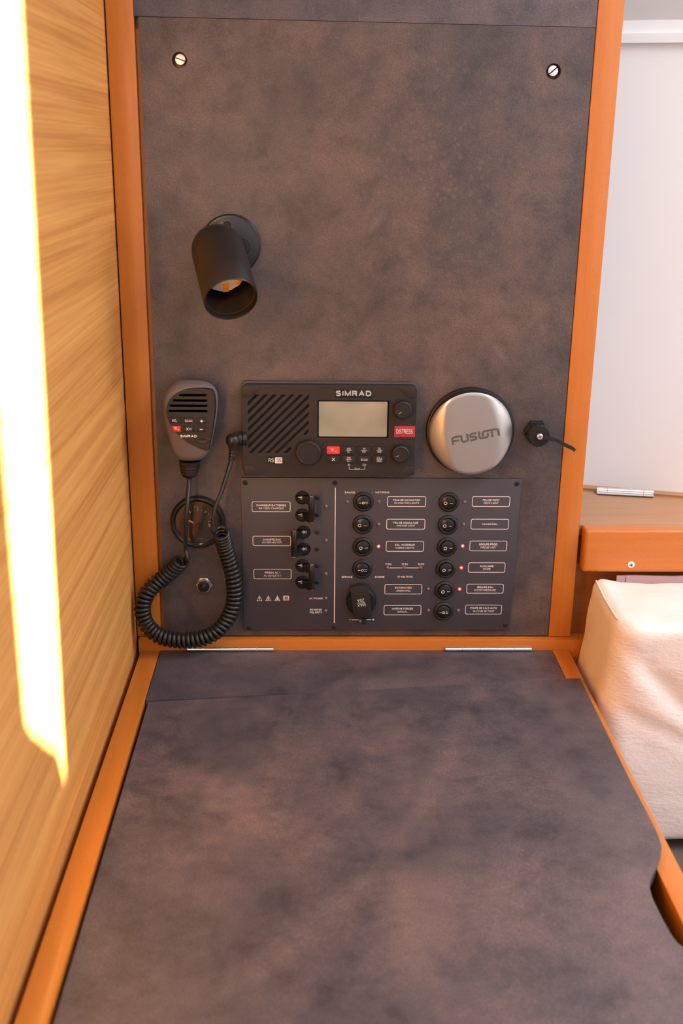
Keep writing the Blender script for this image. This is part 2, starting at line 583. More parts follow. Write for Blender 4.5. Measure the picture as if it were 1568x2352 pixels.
# a plain grotesque drawn as strokes: glyph -> (width, strokes on a unit-high box; True closes a stroke)
_S = arc(0.35, 0.76, 0.33, 0.24, 20, 190, 8) + arc(0.35, 0.25, 0.35, 0.25, 80, -165, 11)
GLYPH = {
    'A': (0.80, [[(0, 0), (0.40, 1), (0.80, 0)], [(0.17, 0.34), (0.63, 0.34)]]),
    'B': (0.68, [[(0, 0), (0, 1), (0.38, 1)] + arc(0.40, 0.765, 0.25, 0.235, 90, -90, 6) + [(0.06, 0.53)], [(0.30, 0.53)] + arc(0.40, 0.265, 0.28, 0.265, 90, -90, 6) + [(0.06, 0)]]),
    'C': (0.76, [arc(0.42, 0.5, 0.42, 0.5, 38, 322, 14)]),
    'D': (0.72, [[(0, 0), (0, 1), (0.32, 1)] + arc(0.30, 0.5, 0.42, 0.5, 86, -86, 10) + [(0.06, 0)]]),
    'E': (0.62, [[(0.62, 1), (0, 1), (0, 0), (0.62, 0)], [(0.06, 0.52), (0.56, 0.52)]]),
    'F': (0.58, [[(0.58, 1), (0, 1), (0, 0)], [(0.06, 0.50), (0.50, 0.50)]]),
    'G': (0.80, [arc(0.42, 0.5, 0.42, 0.5, 42, 320, 14) + [(0.80, 0.20), (0.80, 0.48), (0.46, 0.48)]]),
    'H': (0.70, [[(0, 0), (0, 1)], [(0.70, 0), (0.70, 1)], [(0.06, 0.52), (0.64, 0.52)]]),
    'I': (0.02, [[(0.01, 0), (0.01, 1)]]),
    'K': (0.70, [[(0, 0), (0, 1)], [(0.68, 1), (0.06, 0.40)], [(0.28, 0.56), (0.70, 0)]]),
    'L': (0.55, [[(0, 1), (0, 0), (0.55, 0)]]),
    'M': (0.84, [[(0, 0), (0, 1), (0.42, 0.05), (0.84, 1), (0.84, 0)]]),
    'N': (0.70, [[(0, 0), (0, 1), (0.70, 0), (0.70, 1)]]),
    'O': (0.84, [arc(0.42, 0.5, 0.42, 0.5, 0, 340, 17), True]),
    'P': (0.64, [[(0, 0), (0, 1), (0.36, 1)] + arc(0.36, 0.73, 0.28, 0.27, 84, -90, 7) + [(0.06, 0.46)]]),
    'R': (0.70, [[(0, 0), (0, 1), (0.38, 1)] + arc(0.38, 0.75, 0.28, 0.25, 84, -90, 7) + [(0.06, 0.50)], [(0.40, 0.47), (0.70, 0)]]),
    'S': (0.70, [_S]),
    'T': (0.66, [[(0, 1), (0.66, 1)], [(0.33, 0.94), (0.33, 0)]]),
    'U': (0.70, [[(0, 1)] + arc(0.35, 0.33, 0.35, 0.33, 180, 360, 8) + [(0.70, 1)]]),
    'V': (0.74, [[(0, 1), (0.37, 0), (0.74, 1)]]),
    'W': (1.10, [[(0, 1), (0.28, 0), (0.55, 0.95), (0.82, 0), (1.10, 1)]]),
    'X': (0.74, [[(0, 0), (0.74, 1)], [(0, 1), (0.74, 0)]]),
    'Y': (0.74, [[(0, 1), (0.37, 0.46), (0.74, 1)], [(0.37, 0.42), (0.37, 0)]]),
    '0': (0.56, [arc(0.28, 0.5, 0.28, 0.5, 0, 340, 17), True]),
    '1': (0.30, [[(0, 0.72), (0.28, 1), (0.28, 0)]]),
    '2': (0.58, [arc(0.29, 0.71, 0.29, 0.29, 170, -38, 8) + [(0, 0), (0.58, 0)]]),
    '3': (0.56, [arc(0.27, 0.76, 0.26, 0.24, 155, -85, 8), arc(0.27, 0.26, 0.29, 0.26, 82, -155, 8)]),
    '5': (0.56, [[(0.52, 1), (0.10, 1), (0.04, 0.50)] + arc(0.27, 0.32, 0.29, 0.32, 130, -150, 9)]),
    '6': (0.58, [arc(0.29, 0.31, 0.29, 0.31, 170, -170, 14) + [(0.04, 0.55)] + arc(0.32, 0.62, 0.29, 0.38, 165, 45, 6)]),
    '9': (0.58, [arc(0.29, 0.69, 0.29, 0.31, -10, 350, 14) + [(0.54, 0.45)] + arc(0.26, 0.38, 0.29, 0.38, -15, -135, 6)]),
    '/': (0.36, [[(0, 0), (0.36, 1)]]),
    '+': (0.60, [[(0, 0.5), (0.60, 0.5)], [(0.30, 0.2), (0.30, 0.8)]]),
    '-': (0.50, [[(0, 0.5), (0.50, 0.5)]]),
    '.': (0.02, [[(0.01, 0), (0.01, 0.06)]]),
    ',': (0.06, [[(0.05, 0.06), (0.0, -0.16)]]),
    'n': (0.44, [[(0, 0), (0, 0.70)], [(0.04, 0.45)] + arc(0.22, 0.48, 0.22, 0.22, 150, 0, 6) + [(0.44, 0)]]),
    'u': (0.44, [[(0, 0.70)] + arc(0.22, 0.22, 0.22, 0.22, 180, 360, 6) + [(0.44, 0.70)]]),
    't': (0.30, [[(0.12, 1), (0.12, 0.12), (0.20, 0), (0.30, 0)], [(0, 0.70), (0.28, 0.70)]]),
    'o': (0.48, [arc(0.24, 0.35, 0.24, 0.35, 0, 335, 13), True]),
    'm': (0.74, [[(0, 0), (0, 0.70)], arc(0.19, 0.50, 0.18, 0.20, 165, 0, 5) + [(0.37, 0)], arc(0.56, 0.50, 0.18, 0.20, 165, 0, 5) + [(0.74, 0)]]),
    'Z': (0.64, [[(0, 1), (0.64, 1), (0, 0), (0.64, 0)]]),
}


def strip_quads(pts, w, closed=False):
    """mitred outline of a polyline: list of (left, right) pairs"""
    P = [Vector(p) for p in pts]
    P = [p for i, p in enumerate(P) if i == 0 or (p - P[i - 1]).length > 1e-7]
    n = len(P)
    out = []
    for i in range(n):
        a = P[i - 1] if (closed or i > 0) else None
        b = P[(i + 1) % n] if (closed or i < n - 1) else None
        d0 = (P[i] - a).normalized() if a is not None else None
        d1 = (b - P[i]).normalized() if b is not None else None
        d0, d1 = d0 or d1, d1 or d0
        n0, n1 = Vector((-d0.y, d0.x)), Vector((-d1.y, d1.x))
        m = n0 + n1
        if m.length < 1e-6:
            m = n0
        m.normalize()
        k = min(1.0 / max(0.2, m.dot(n0)), 2.2)
        out.append((P[i] + m * (w / 2 * k), P[i] - m * (w / 2 * k)))
    return out


def add_strip(bm, pts, w, Y, closed=False):
    prs = strip_quads(pts, w, closed)
    vs_ = [(bm.verts.new((l.x, Y, l.y)), bm.verts.new((r.x, Y, r.y))) for l, r in prs]
    n = len(vs_)
    for i in range(n if closed else n - 1):
        a, b = vs_[i], vs_[(i + 1) % n]
        bm.faces.new((a[0], a[1], b[1], b[0]))


def text_mesh(body, shear=0.0, bold=0.0, spacing=1.0, stretch=1.0):
    """flat lettering in the xy plane, one unit high; bold is added stroke weight"""
    w = 0.125 + bold * 2.2
    bm = bmesh.new()
    x = 0.0
    lay = 0
    for ch in body:
        if ch == ' ':
            x += 0.42
            continue
        gw, strokes = GLYPH[ch]
        closed = strokes[-1] is True
        for st in strokes:
            if st is True:
                continue
            pts = [(x + w / 2 + px * stretch, w / 2 + py * (1 - w)) for px, py in st]
            pts = [(a + b * shear, b) for a, b in pts]
            prs = strip_quads(pts, w, closed)
            z = 0.004 * (lay % 4)
            lay += 1
            vs_ = [(bm.verts.new((l.x, l.y, z)), bm.verts.new((r.x, r.y, z))) for l, r in prs]
            n = len(vs_)
            for i in range(n if closed else n - 1):
                a, b = vs_[i], vs_[(i + 1) % n]
                bm.faces.new((a[0], a[1], b[1], b[0]))
        x += gw * stretch + w + (0.13 + 0.10 * (stretch > 1)) * spacing
    me = bpy.data.meshes.new('lettering')
    bm.to_mesh(me)
    bm.free()
    return me


def lettering(body, rect, Y, m, parent, shear=0.0, bold=0.02, rot=0.0, spacing=1.0, name='lettering', xf=None, stretch=1.0):
    """printed text fitted into a pixel rectangle (x0, y0, x1, y1) on the plane y = Y; rot in degrees"""
    me = text_mesh(body, shear, bold, spacing, stretch)
    xs = [v.co.x for v in me.vertices]
    ys = [v.co.y for v in me.vertices]
    x0, x1, y0, y1 = min(xs), max(xs), min(ys), max(ys)
    a, c, b, d = pxrect(*rect, Y)
    cx, cz = (a + b) / 2, (c + d) / 2
    w, h = b - a, d - c
    if round(rot) in (90, -90, 270):
        w, h = h, w
    ca, sa = math.cos(math.radians(rot)), math.sin(math.radians(rot))
    for v in me.vertices:
        u = ((v.co.x - x0) / (x1 - x0) - 0.5) * w
        q = ((v.co.y - y0) / (y1 - y0) - 0.5) * h
        p = Vector((cx + u * ca - q * sa, Y - v.co.z * h, cz + u * sa + q * ca))
        v.co = xf(p) if xf else p
    me.name = name
    return finish(name, me, m, parent, 0)


def ink(bm, poly, Y):
    vs_ = [bm.verts.new((x, Y, z)) for x, z in poly]
    bm.faces.new(vs_)


def ink_line(bm, a, b, w, Y):
    a, b = Vector(a), Vector(b)
    d = (b - a).normalized()
    n = Vector((-d.y, d.x)) * (w / 2)
    ink(bm, [tuple(a + n), tuple(a - n), tuple(b - n), tuple(b + n)], Y)


def ink_loop(bm, poly, w, Y):
    n = len(poly)
    P = [Vector(p) for p in poly]
    inner = []
    for i in range(n):
        d = (P[(i + 1) % n] - P[i - 1]).normalized()
        inner.append(P[i] + Vector((-d.y, d.x)) * w)
    va = [bm.verts.new((p.x, Y, p.y)) for p in P]
    vb = [bm.verts.new((p.x, Y, p.y)) for p in inner]
    for i in range(n):
        j = (i + 1) % n
        bm.faces.new((va[i], va[j], vb[j], vb[i]))


# ================================================================== the setting
XW = -0.2045            # left plywood wall
YAFT, ZTOP, ZFLOOR, XR = -1.9, 1.36, -0.75, 2.3

struct('wall_left', B(XW - 0.03, XW, YAFT, 0.03, ZFLOOR, ZTOP), PLY,
       'tall honey plywood wall with the blazing strip of sunlight', smooth=0)
struct('floor', B(XW - 0.03, XR, YAFT, 0.6, ZFLOOR - 0.03, ZFLOOR), FLOORM, smooth=0)
struct('ceiling', B(XW - 0.03, XR, YAFT, 0.6, ZTOP, ZTOP + 0.03), WHITE, smooth=0)
struct('wall_right', B(XR, XR + 0.03, YAFT, 0.6, ZFLOOR, ZTOP), WHITE, smooth=0)
for n_, (hx, hy) in enumerate(((0.25, -1.25), (1.15, -0.55))):
    pane = plate('window_%d' % (n_ + 1), rrect(hx - 0.40, hy - 0.40, hx + 0.40, hy + 0.40, 0.06), [], 0, 0.012, HATCHP)
    me_ = pane.data
    me_.transform(Matrix.Rotation(-PI / 2, 4, 'X'))
    pane.location = (hx, hy, ZTOP - 0.012)
    me_.transform(Matrix.Translation((0, 0.0, 0)))
    cen = sum((v.co for v in me_.vertices), Vector()) / len(me_.vertices)
    me_.transform(Matrix.Translation(-cen))
    pane['kind'] = 'structure'

# unseen aft bulkhead: its opening is traced back from the sun strip to shape it
strip = [(-0.326, 0.70), (-0.460, 0.70), (-0.473, 0.172), (-0.465, 0.158), (-0.4195, 0.118), (-0.390, 0.094), (-0.375, 0.052)]
gap = []
for (y, z) in strip:
    t_ = (YAFT - y) / SUN.y
    gap.append((XW + SUN.x * t_, z + SUN.z * t_))
aft = plate('wall_back', [(XW - 0.03, ZFLOOR), (XR, ZFLOOR), (XR, ZTOP), (XW - 0.03, ZTOP)], [gap], YAFT, YAFT - 0.002, WHITE, smooth=0)
aft['kind'] = 'structure'
aft['label'] = 'white aft bulkhead with a narrow opening shaped for the sun strip'

# bulkhead that carries the board
bm = B(XW - 0.03, 0.3080, 0.0125, 0.035, ZFLOOR, 0.98)
box(bm, 0.3080, 0.3485, 0.0125, 0.035, ZFLOOR, 0.137)
struct('wall_front', bm, VENEER,
       'wooden bulkhead behind the instrument board', smooth=0)

# posts and trims round the board
pl0, pl1 = -0.2030, -0.1755
pr0, pr1 = 0.2830, 0.3093
ztr = 0.0140            # top of the bottom trim
zseam = 0.6826


def timber(name, a, label):
    return struct(name, a, BEECH_Z, label)


timber('trim_1', B(pl0, pl1, -0.0005, 0.0124, ztr, 0.98, bevel=0.0012), 'orange beech post beside the plywood wall')
timber('trim_2', B(pr0, pr1, -0.0005, 0.0124, ztr - 0.0005, 0.98, bevel=0.0012), 'orange beech post at the right edge of the board')
struct('trim_3', B(-0.2012, 0.3485, -0.0085, 0.0124, -0.16, ztr - 0.001, bevel=0.001), BEECH_X,
       'low wooden rail along the foot of the board')

# ---- the laminate boards (two countersunk screws each in its own cup)
SC = [at(412, 138, 0.0), at(1271, 164, 0.0)]
bx0, bx1 = -0.1708, 0.2822
_q = [at(1010, 390, 0.0), at(1150, 815, 0.0), at(866, 508, 0.0)]
_q = [(q.x - (bx0 + bx1) / 2, q.z - 0.0148) for q in _q]
LAM = laminate('laminate_instrument_board', spots=_q[0],
               scuffs=((*_q[1], -0.9, 0.020, 0.005), (*_q[2], 0.9, 0.016, 0.006)))
board = plate('instrument_board', [(bx0, 0.0148), (bx1, 0.0148), (bx1, zseam - 0.004), (bx0, zseam - 0.0006)],
              [circle(p.x, p.z, 0.0076) for p in SC], 0.0, 0.0120, LAM)
tag(board, 'tall dark mottled laminate board carrying the radio and switches', 'panel')
for k, p in enumerate(SC):
    s = obj('slotted_screw', lathe(bmesh.new(), (p.x + 0.0003, 0.0118, p.z + 0.0009), OUT,
            [(0, 0), (0.0054, 0), (0.0056, 0.0065), (0.0050, 0.0076), (0, 0.0081)], 24), STEEL, board)
    ang = (0.33, -0.70)[k]
    bm = bmesh.new()
    c, sn = math.cos(ang), math.sin(ang)
    q = [(p.x + 0.0003 + u * c + v * sn, p.z + 0.0009 - u * sn + v * c) for u, v in
         ((-0.0051, -0.0006), (0.0051, -0.0006), (0.0051, 0.0006), (-0.0051, 0.0006))]
    prism(bm, q, 0.0048, 0.00355)
    obj('slot', bm, VOID if k else MICB, s)
ub = B(-0.1752, bx1, -0.0004, 0.0121, zseam, 0.98)
for v in ub.verts:
    if v.co.z < 0.9 and v.co.x > 0:
        v.co.z -= 0.0036
tag(obj('upper_board', ub, LAM_T), 'dark laminate strip of board above the thin top seam', 'panel')
obj_g = B(-0.1754, -0.1709, 0.0085, 0.0122, 0.0148, 0.672)
struct('trim_4', obj_g, BEECH_Z, 'brown wooden groove between left post and board')

# ================================================================== right background
sh = 0.1521
fx0 = 0.3135
tag(obj('shelf_fascia', B(fx0, 0.74, -0.012, 0.010, 0.1000, sh, bevel=0.004, seg=3), BEECH_X),
    'orange wooden fascia board running right from the post', 'board')
p = at(1449, 1297, -0.0125)
fs = thing('fascia_screw', 'cross-head screw with pale washer in the orange fascia board', 'screw', p)
obj('washer', lathe(bmesh.new(), (p.x, -0.0121, p.z), OUT, [(0, 0), (0.0040, 0), (0.0040, 0.0008), (0.0034, 0.0012), (0, 0.0012)], 24), WHITE, fs)
obj('screw_head', lathe(bmesh.new(), (p.x, -0.0132, p.z), OUT, [(0, 0), (0.0027, 0), (0.0024, 0.0008), (0, 0.0013)], 20), STEEL, fs)
bm = bmesh.new()
for a_ in (0.3, 0.3 + PI / 2):
    c, s_ = math.cos(a_), math.sin(a_)
    ink_line(bm, (p.x - 0.0017 * c, p.z - 0.0017 * s_), (p.x + 0.0017 * c, p.z + 0.0017 * s_), 0.0008, -0.0147)
obj('cross_slot', bm, VOID, fs, 0)


def wallpt(x):
    return 0.1622 - 0.27 * (x - 0.3593)


lk = thing('wooden_shelf', 'brown wooden locker top behind the orange fascia board', 'shelf', (0.7, 0.1, sh - 0.01))
bm = bmesh.new()
xa, xb = 0.3095, 0.74
hexa(bm, [(xa, 0.0105, sh - 0.014), (xb, 0.0105, sh - 0.014), (xb, wallpt(xb) + 0.02, sh - 0.014), (xa, wallpt(xa) + 0.02, sh - 0.014),
          (xa, 0.0105, sh - 0.002), (xb, 0.0105, sh - 0.002), (xb, wallpt(xb) + 0.02, sh - 0.002), (xa, wallpt(xa) + 0.02, sh - 0.002)])
obj('board', bm, SHELFW, lk, 0)
bm = bmesh.new()
d_ = 0.016
hexa(bm, [(xa, wallpt(xa) - d_, sh - 0.003), (xb, wallpt(xb) - d_, sh - 0.003), (xb, wallpt(xb), sh - 0.003), (xa, wallpt(xa), sh - 0.003),
          (xa, wallpt(xa) - d_, sh + 0.0005), (xb, wallpt(xb) - d_, sh + 0.0005), (xb, wallpt(xb), sh + 0.0005), (xa, wallpt(xa), sh + 0.0005)])
obj('back_strip', bm, SHELFW, lk, 0)

# chrome hinge on the locker top
a_, b_ = onz(1370, 1124, sh + 0.003), onz(1500, 1131, sh + 0.003)
hg = thing('chrome_hinge', 'bright chrome hinge lying on the brown locker top', 'hinge', (a_ + b_) / 2)
for t0, t1 in ((0.0, 0.18), (0.19, 0.82), (0.83, 1.0)):
    p0, p1 = a_.lerp(b_, t0), a_.lerp(b_, t1)
    obj('knuckle', tube(bmesh.new(), [p0, p1], 0.0036, 14), CHROME, hg)
bm = bmesh.new()
dv = (b_ - a_).normalized()
nv = Vector((dv.y, -dv.x, 0)) * 0.008
dz = Vector((0, 0, -0.0036))
hexa(bm, [a_ + nv + dz, b_ + nv + dz, b_ - nv + dz, a_ - nv + dz] + [q + Vector((0, 0, 0.001)) for q in (a_ + nv + dz, b_ + nv + dz, b_ - nv + dz, a_ - nv + dz)])
obj('leaf', bm, CHROME, hg)

# white hull liner, its moulding and the sloping headliner
def slab(x0, x1, f0, f1, z0, z1):
    bm_ = bmesh.new()
    hexa(bm_, [(x0, f0(x0), z0), (x1, f0(x1), z0), (x1, f1(x1), z0), (x0, f1(x0), z0),
               (x0, f0(x0), z1), (x1, f0(x1), z1), (x1, f1(x1), z1), (x0, f1(x0), z1)])
    return bm_


zl = 0.683
wl = slab(0.25, XR, wallpt, lambda x: 0.6, sh - 0.02, zl + 0.02)
struct('wall_outer', wl, WHITE, 'plain white hull liner beyond the right post', smooth=0)
struct('wall_lower', B(0.3485, XR, 0.0120, 0.04, ZFLOOR, sh - 0.015), VENEER, 'reddish wooden bulkhead below the locker top', smooth=0)
struct('trim_5', slab(0.25, XR, lambda x: wallpt(x) - 0.006, lambda x: wallpt(x) + 0.01, zl - 0.004, zl + 0.006), WHITE,
       'thin white moulding where liner meets headliner')
bm = bmesh.new()
x0, x1 = 0.25, XR
hexa(bm, [(x0, wallpt(x0) + 0.004, zl + 0.004), (x1, wallpt(x1) + 0.004, zl + 0.004), (x1, 0.7, zl + 0.004), (x0, 0.7, zl + 0.004),
          (x0, wallpt(x0) - 0.12, ZTOP), (x1, wallpt(x1) - 0.12, ZTOP), (x1, 0.7, ZTOP), (x0, 0.7, ZTOP)])
struct('wall_upper', bm, HEADL, 'grey-white headliner above the white moulding', smooth=0)

# lilac cloth on the bulkhead, seat and leather cushion
bm = bmesh.new()
n = 24
top = []
for i in range(n + 1):
    x = 0.3565 + (0.9 - 0.3565) * i / n
    top.append((x, 0.0935 + 0.0006 * math.sin(i * 1.7)))
edge = [(0.3565 + 0.0012 * math.sin(k * 2.1) - 0.003 * (1 - k / 5), 0.0935 - 0.20 * (1 - k / 5)) for k in range(5)]
prism(bm, edge + top + [(0.9, -0.10)], -0.0030, -0.0055)
lil = obj('lilac_cloth', bm, LILAC)
tag(lil, 'lilac fabric strip on the bulkhead behind the white cushion', 'fabric')
bm = bmesh.new()
prism(bm, [(0.3665, -0.08), (0.3671, -0.08), (0.3671, 0.0925), (0.3665, 0.0925)], -0.0054, -0.0060)
obj('seam', bm, MICB, lil, 0)
tag(obj('bench_seat', B(0.312, 1.2, -0.75, 0.0118, ZFLOOR, -0.188, bevel=0.012, seg=3), SEATG),
    'grey-brown seat showing below the white cushion', 'seat')

cu_ = thing('seat_cushion', 'white wrinkled leather back cushion right of the chart table', 'cushion', (0.62, -0.07, -0.176))
bm = bmesh.new()
bmesh.ops.create_cube(bm, size=2.0)
bmesh.ops.subdivide_edges(bm, edges=list(bm.edges), cuts=47, use_grid_fill=True)
cx0, cx1, cy0, cy1, cz0, cz1 = 0.316, 0.95, -0.142, -0.010, -0.176, 0.0905
rr = 0.013
RV = 0.030


def cushion_point(ux, uy, uz):
    """unit cube position -> cushion surface: soft front corner, crisp piped top edge"""
    tx = ((ux + 1) / 2) ** 1.7
    p = Vector((cx0 + (cx1 - cx0) * tx, cy0 + (cy1 - cy0) * (uy + 1) / 2, cz0 + (cz1 - cz0) * (uz + 1) / 2))
    q = Vector((min(max(p.x, cx0 + rr), cx1 - rr), min(max(p.y, cy0 + rr), cy1 - rr), min(max(p.z, cz0 + rr), cz1 - rr)))
    d = p - q
    nd = d.normalized() if d.length > 1e-9 else Vector((0, 0, 1))
    # round the front left corner in plan
    a, b = (cx0 + RV - p.x) / RV, (cy0 + RV - p.y) / RV
    hh, dzv = max(abs(d.x), abs(d.y)), abs(d.z)
    p = q + nd * rr if d.length > 1e-9 else p
    if a > 0 and b > 0:
        m_ = max(a, b)
        if hh > 0:
            m_ = 1 - rr * (1 - hh / math.hypot(hh, dzv)) / RV
            p.z = q.z + (rr * dzv / math.hypot(hh, dzv)) * (1 if d.z >= 0 else -1)
        l_ = math.hypot(a, b)
        p.x, p.y = cx0 + RV - RV * a * m_ / l_, cy0 + RV - RV * b * m_ / l_
        if abs(nd.z) < 0.5:
            nd = Vector((-a, -b, nd.z)).normalized()
    # left end leans outwards to the foot and bulges
    hz = (p.z - cz0) / (cz1 - cz0)
    e_ = max(0.0, 1 - (p.x - cx0) / 0.09)
    p.x += e_ * (0.010 * hz ** 2 - 0.006 * math.sin(PI * min(1, hz)))
    # pulled-up ear at the back corner
    g = math.exp(-(((p.x - cx0 - 0.012) / 0.020) ** 2 + ((p.y - cy1) / 0.035) ** 2 + ((p.z - cz1) / 0.03) ** 2))
    p.z += 0.006 * g
    # creases running from the corner
    s1 = (p.x - 0.352) * 0.70 + (p.z - 0.045) * 0.72
    k1 = math.exp(-(s1 / 0.010) ** 2) * math.exp(-((p.x - 0.390) / 0.045) ** 2)
    s2 = (p.x - 0.330) * 0.90 + (p.z - 0.015) * 0.42
    k2 = math.exp(-(s2 / 0.013) ** 2) * math.exp(-((p.z - 0.0) / 0.06) ** 2)
    s3 = (p.x - 0.375) * 0.45 + (p.z + 0.03) * 0.9
    k3 = math.exp(-(s3 / 0.009) ** 2) * math.exp(-((p.x - 0.40) / 0.06) ** 2)
    nz = noise.noise(p * 20) * 0.0018 + noise.noise(p * 60) * 0.0007
    return p - nd * (0.0060 * k1 + 0.0022 * k2 + 0.003 * k3 - nz)


for v in bm.verts:
    v.co = cushion_point(*v.co)
obj('cover', bm, LEATHER, cu_, 80)
pp = []
for i in range(30):
    uy = 0.97 - 1.62 * i / 29
    e0 = cushion_point(-1, uy, 1)
    pp.append(e0 + Vector((-0.0004, 0, 0.0004)))
obj('piping', tube(bmesh.new(), pp, lambda t: 0.0012 * min(1, (1 - t) * 6 + 0.2), 8), LEATHER, cu_)

# ================================================================== chart table
tb = thing('chart_table', 'chart table with dark laminate top and orange wooden edge rails', 'table', (0.05, -0.4, -0.16))
TABLE_FRONT = -0.72


def rail(x0, x1, name):
    return obj(name, B(x0, x1, TABLE_FRONT, -0.0090, -0.15, 0.0, bevel=0.0018, seg=2), BEECH_Y, tb)


rail(-0.1988, -0.1760, 'side_rail')
# right rail is rebated where the lid overlaps it
bm = bmesh.new()
box(bm, 0.2870, 0.3068, -0.0862, -0.0090, -0.15, 0.0, bevel=0.0012)
box(bm, 0.2870, 0.3068, TABLE_FRONT, -0.0864, -0.15, -0.0008, bevel=0.0008)
obj('side_rail', bm, BEECH_Y, tb)
obj('tray_bottom', B(-0.176, 0.287, TABLE_FRONT, -0.0090, -0.15, -0.135), VENEER, tb, 0)
obj('front_rail', B(-0.1988, 0.3068, TABLE_FRONT - 0.02, TABLE_FRONT, -0.15, -0.004, bevel=0.002), BEECH_X, tb)
# fixed strip at the back
bm = bmesh.new()
yl, yr = -0.1322, -0.0872
hexa(bm, [(-0.1752, yl, -0.012), (0.2862, yr, -0.012), (0.2862, -0.0092, -0.012), (-0.1752, -0.0092, -0.012),
          (-0.1752, yl, 0.0), (0.2862, yr, 0.0), (0.2862, -0.0092, 0.0), (-0.1752, -0.0092, 0.0)])
obj('back_strip', bm, LAM_T, tb, 0)
# lid with the finger notch on the right edge
xl = -0.1722
outline = [(xl, yl - 0.0012), (0.295, yr - 0.0005), (0.3012, yr + 0.0000)]
edge = [(1450, 1800), (1500, 1895), (1513, 1925), (1519, 1945), (1517, 1962), (1510, 1985), (1498, 2008),
        (1492, 2024), (1491, 2036), (1496, 2058), (1505, 2078), (1525, 2118), (1543, 2150), (1556, 2166), (1568, 2175)]
for a_, b_ in edge:
    q = onz(a_, b_, 0.003)
    outline.append((q.x, q.y))
outline += [(0.286, -0.524), (0.296, -0.534), (0.3015, -0.548), (0.3022, -0.565), (0.3022, TABLE_FRONT - 0.018), (xl, TABLE_FRONT - 0.018)]
bm = bmesh.new()
tz = lambda x: -0.0010 + 0.0042 * (x - xl) / (0.30 - xl)
tv = [bm.verts.new((x, y, tz(x))) for x, y in outline]
bv = [bm.verts.new((x, y, tz(x) - 0.0115)) for x, y in outline]
bm.faces.new(list(reversed(tv)))
bm.faces.new(bv)
for i in range(len(outline)):
    j = (i + 1) % len(outline)
    bm.faces.new((tv[i], tv[j], bv[j], bv[i]))
obj('lid', bm, LAM_T, tb, 30)

# piano-style hinges at the back of the table
for k, (xa_, xb_, ya_, lab) in enumerate(((430, 628, 1489, 'steel knuckle hinge behind the table partly under the coiled cord'),
                                          (1022, 1220, 1492, 'bright steel knuckle hinge behind the table right of the centre'))):
    p0, p1 = at(xa_, ya_, -0.0115), at(xb_, ya_ + 0.5, -0.0115)
    p0.z = p1.z = 0.0026
    h = thing('table_hinge', lab, 'hinge', (p0 + p1) / 2, 'table hinges')
    for i in range(5):
        t0, t1 = i / 5 + 0.004, (i + 1) / 5 - 0.004
        obj('knuckle', tube(bmesh.new(), [p0.lerp(p1, t0), p0.lerp(p1, t1)], 0.0026, 12), CHROME, h)
    obj('pin', tube(bmesh.new(), [p0, p1], 0.0019, 8), STEEL, h)

# ================================================================== reading lamp
lb = at(530, 562, 0.0)
lamp = thing('reading_lamp', 'black swivel reading lamp with domed barrel shade on the board', 'lamp', lb)
plate_b = obj('wall_plate', disc(530, 562, 0.0, [(0, 0), (31.5, 0), (31.5, 3.2), (30.0, 5.0), (27.2, 5.4), (26.0, 6.2), (0, 6.6)], 56), LAMPB, lamp)
obj('screw_cap', disc(521, 517, -0.0062, [(4.3, -0.5), (4.3, 0.5), (3.7, 0.5), (3.6, 0.2), (0, 0.2)], 20), LAMPB, plate_b)
obj('swivel_ring', disc(556, 567, -0.006, [(9.0, -0.5), (9.0, 1.2), (8.2, 1.4), (7.8, 0.4), (7.8, -0.3), (0, -0.3)], 28), BLACKG, plate_b)
S = at(500.8, 576.7, -0.047)
O = at(530.5, 688.5, -0.104)
ax = (O - S).normalized()
L = (O - S).length
R = 0.0268
bm = bmesh.new()
a0 = at(552, 568, -0.006)
a1 = S + Vector((0.010, 0.012, 0.0))
tube(bm, [a0, a0.lerp(a1, 0.5), a1], 0.0074, 20)
obj('swivel_arm', bm, LAMPB, lamp)
prof = []
for i in range(11):
    t = PI / 2 * i / 10
    prof.append((R * math.sin(t), -R * math.cos(t)))
prof += [(R, L * 0.5), (R, L - 0.0012), (R - 0.0006, L), (R - 0.0014, L), (R - 0.0018, L - 0.001), (R - 0.0022, L - 0.006), (R - 0.0034, L - 0.0065),
         (R - 0.0034, L - 0.042), (0, L - 0.043)]
obj('shade', lathe(bmesh.new(), S, ax, prof, 56), LAMPB, lamp, 40)
a, u, w = basis(ax)
# orient the board of emitters so that one arm points at the lower rim
up = (Vector((0, 0, 1)) - a * a.z).normalized()
sd = a.cross(up)
pc = S + a * (L - 0.034)
pcb = obj('circuit_board', lathe(bmesh.new(), pc, ax, [(0, 0), (0.0185, 0), (0.0185, 0.0014), (0, 0.0014)], 12), PCB, lamp, 20)
for i in range(6):
    t = 2 * PI * (i + 0.5) / 6 + 0.66
    for rad in ((0.0155,) if i % 2 else (0.0160, 0.0105)):
        c = pc + a * 0.0014 + (up * math.cos(t) + sd * math.sin(t)) * rad
        e1 = (up * math.cos(t) + sd * math.sin(t)) * 0.0021
        e2 = a.cross(e1).normalized() * 0.0030
        bm = bmesh.new()
        pts = [c - e1 - e2, c + e1 - e2, c + e1 + e2, c - e1 + e2]
        hexa(bm, pts + [q + a * 0.0012 for q in pts])
        obj('led_chip', bm, PHOS, pcb, 0)

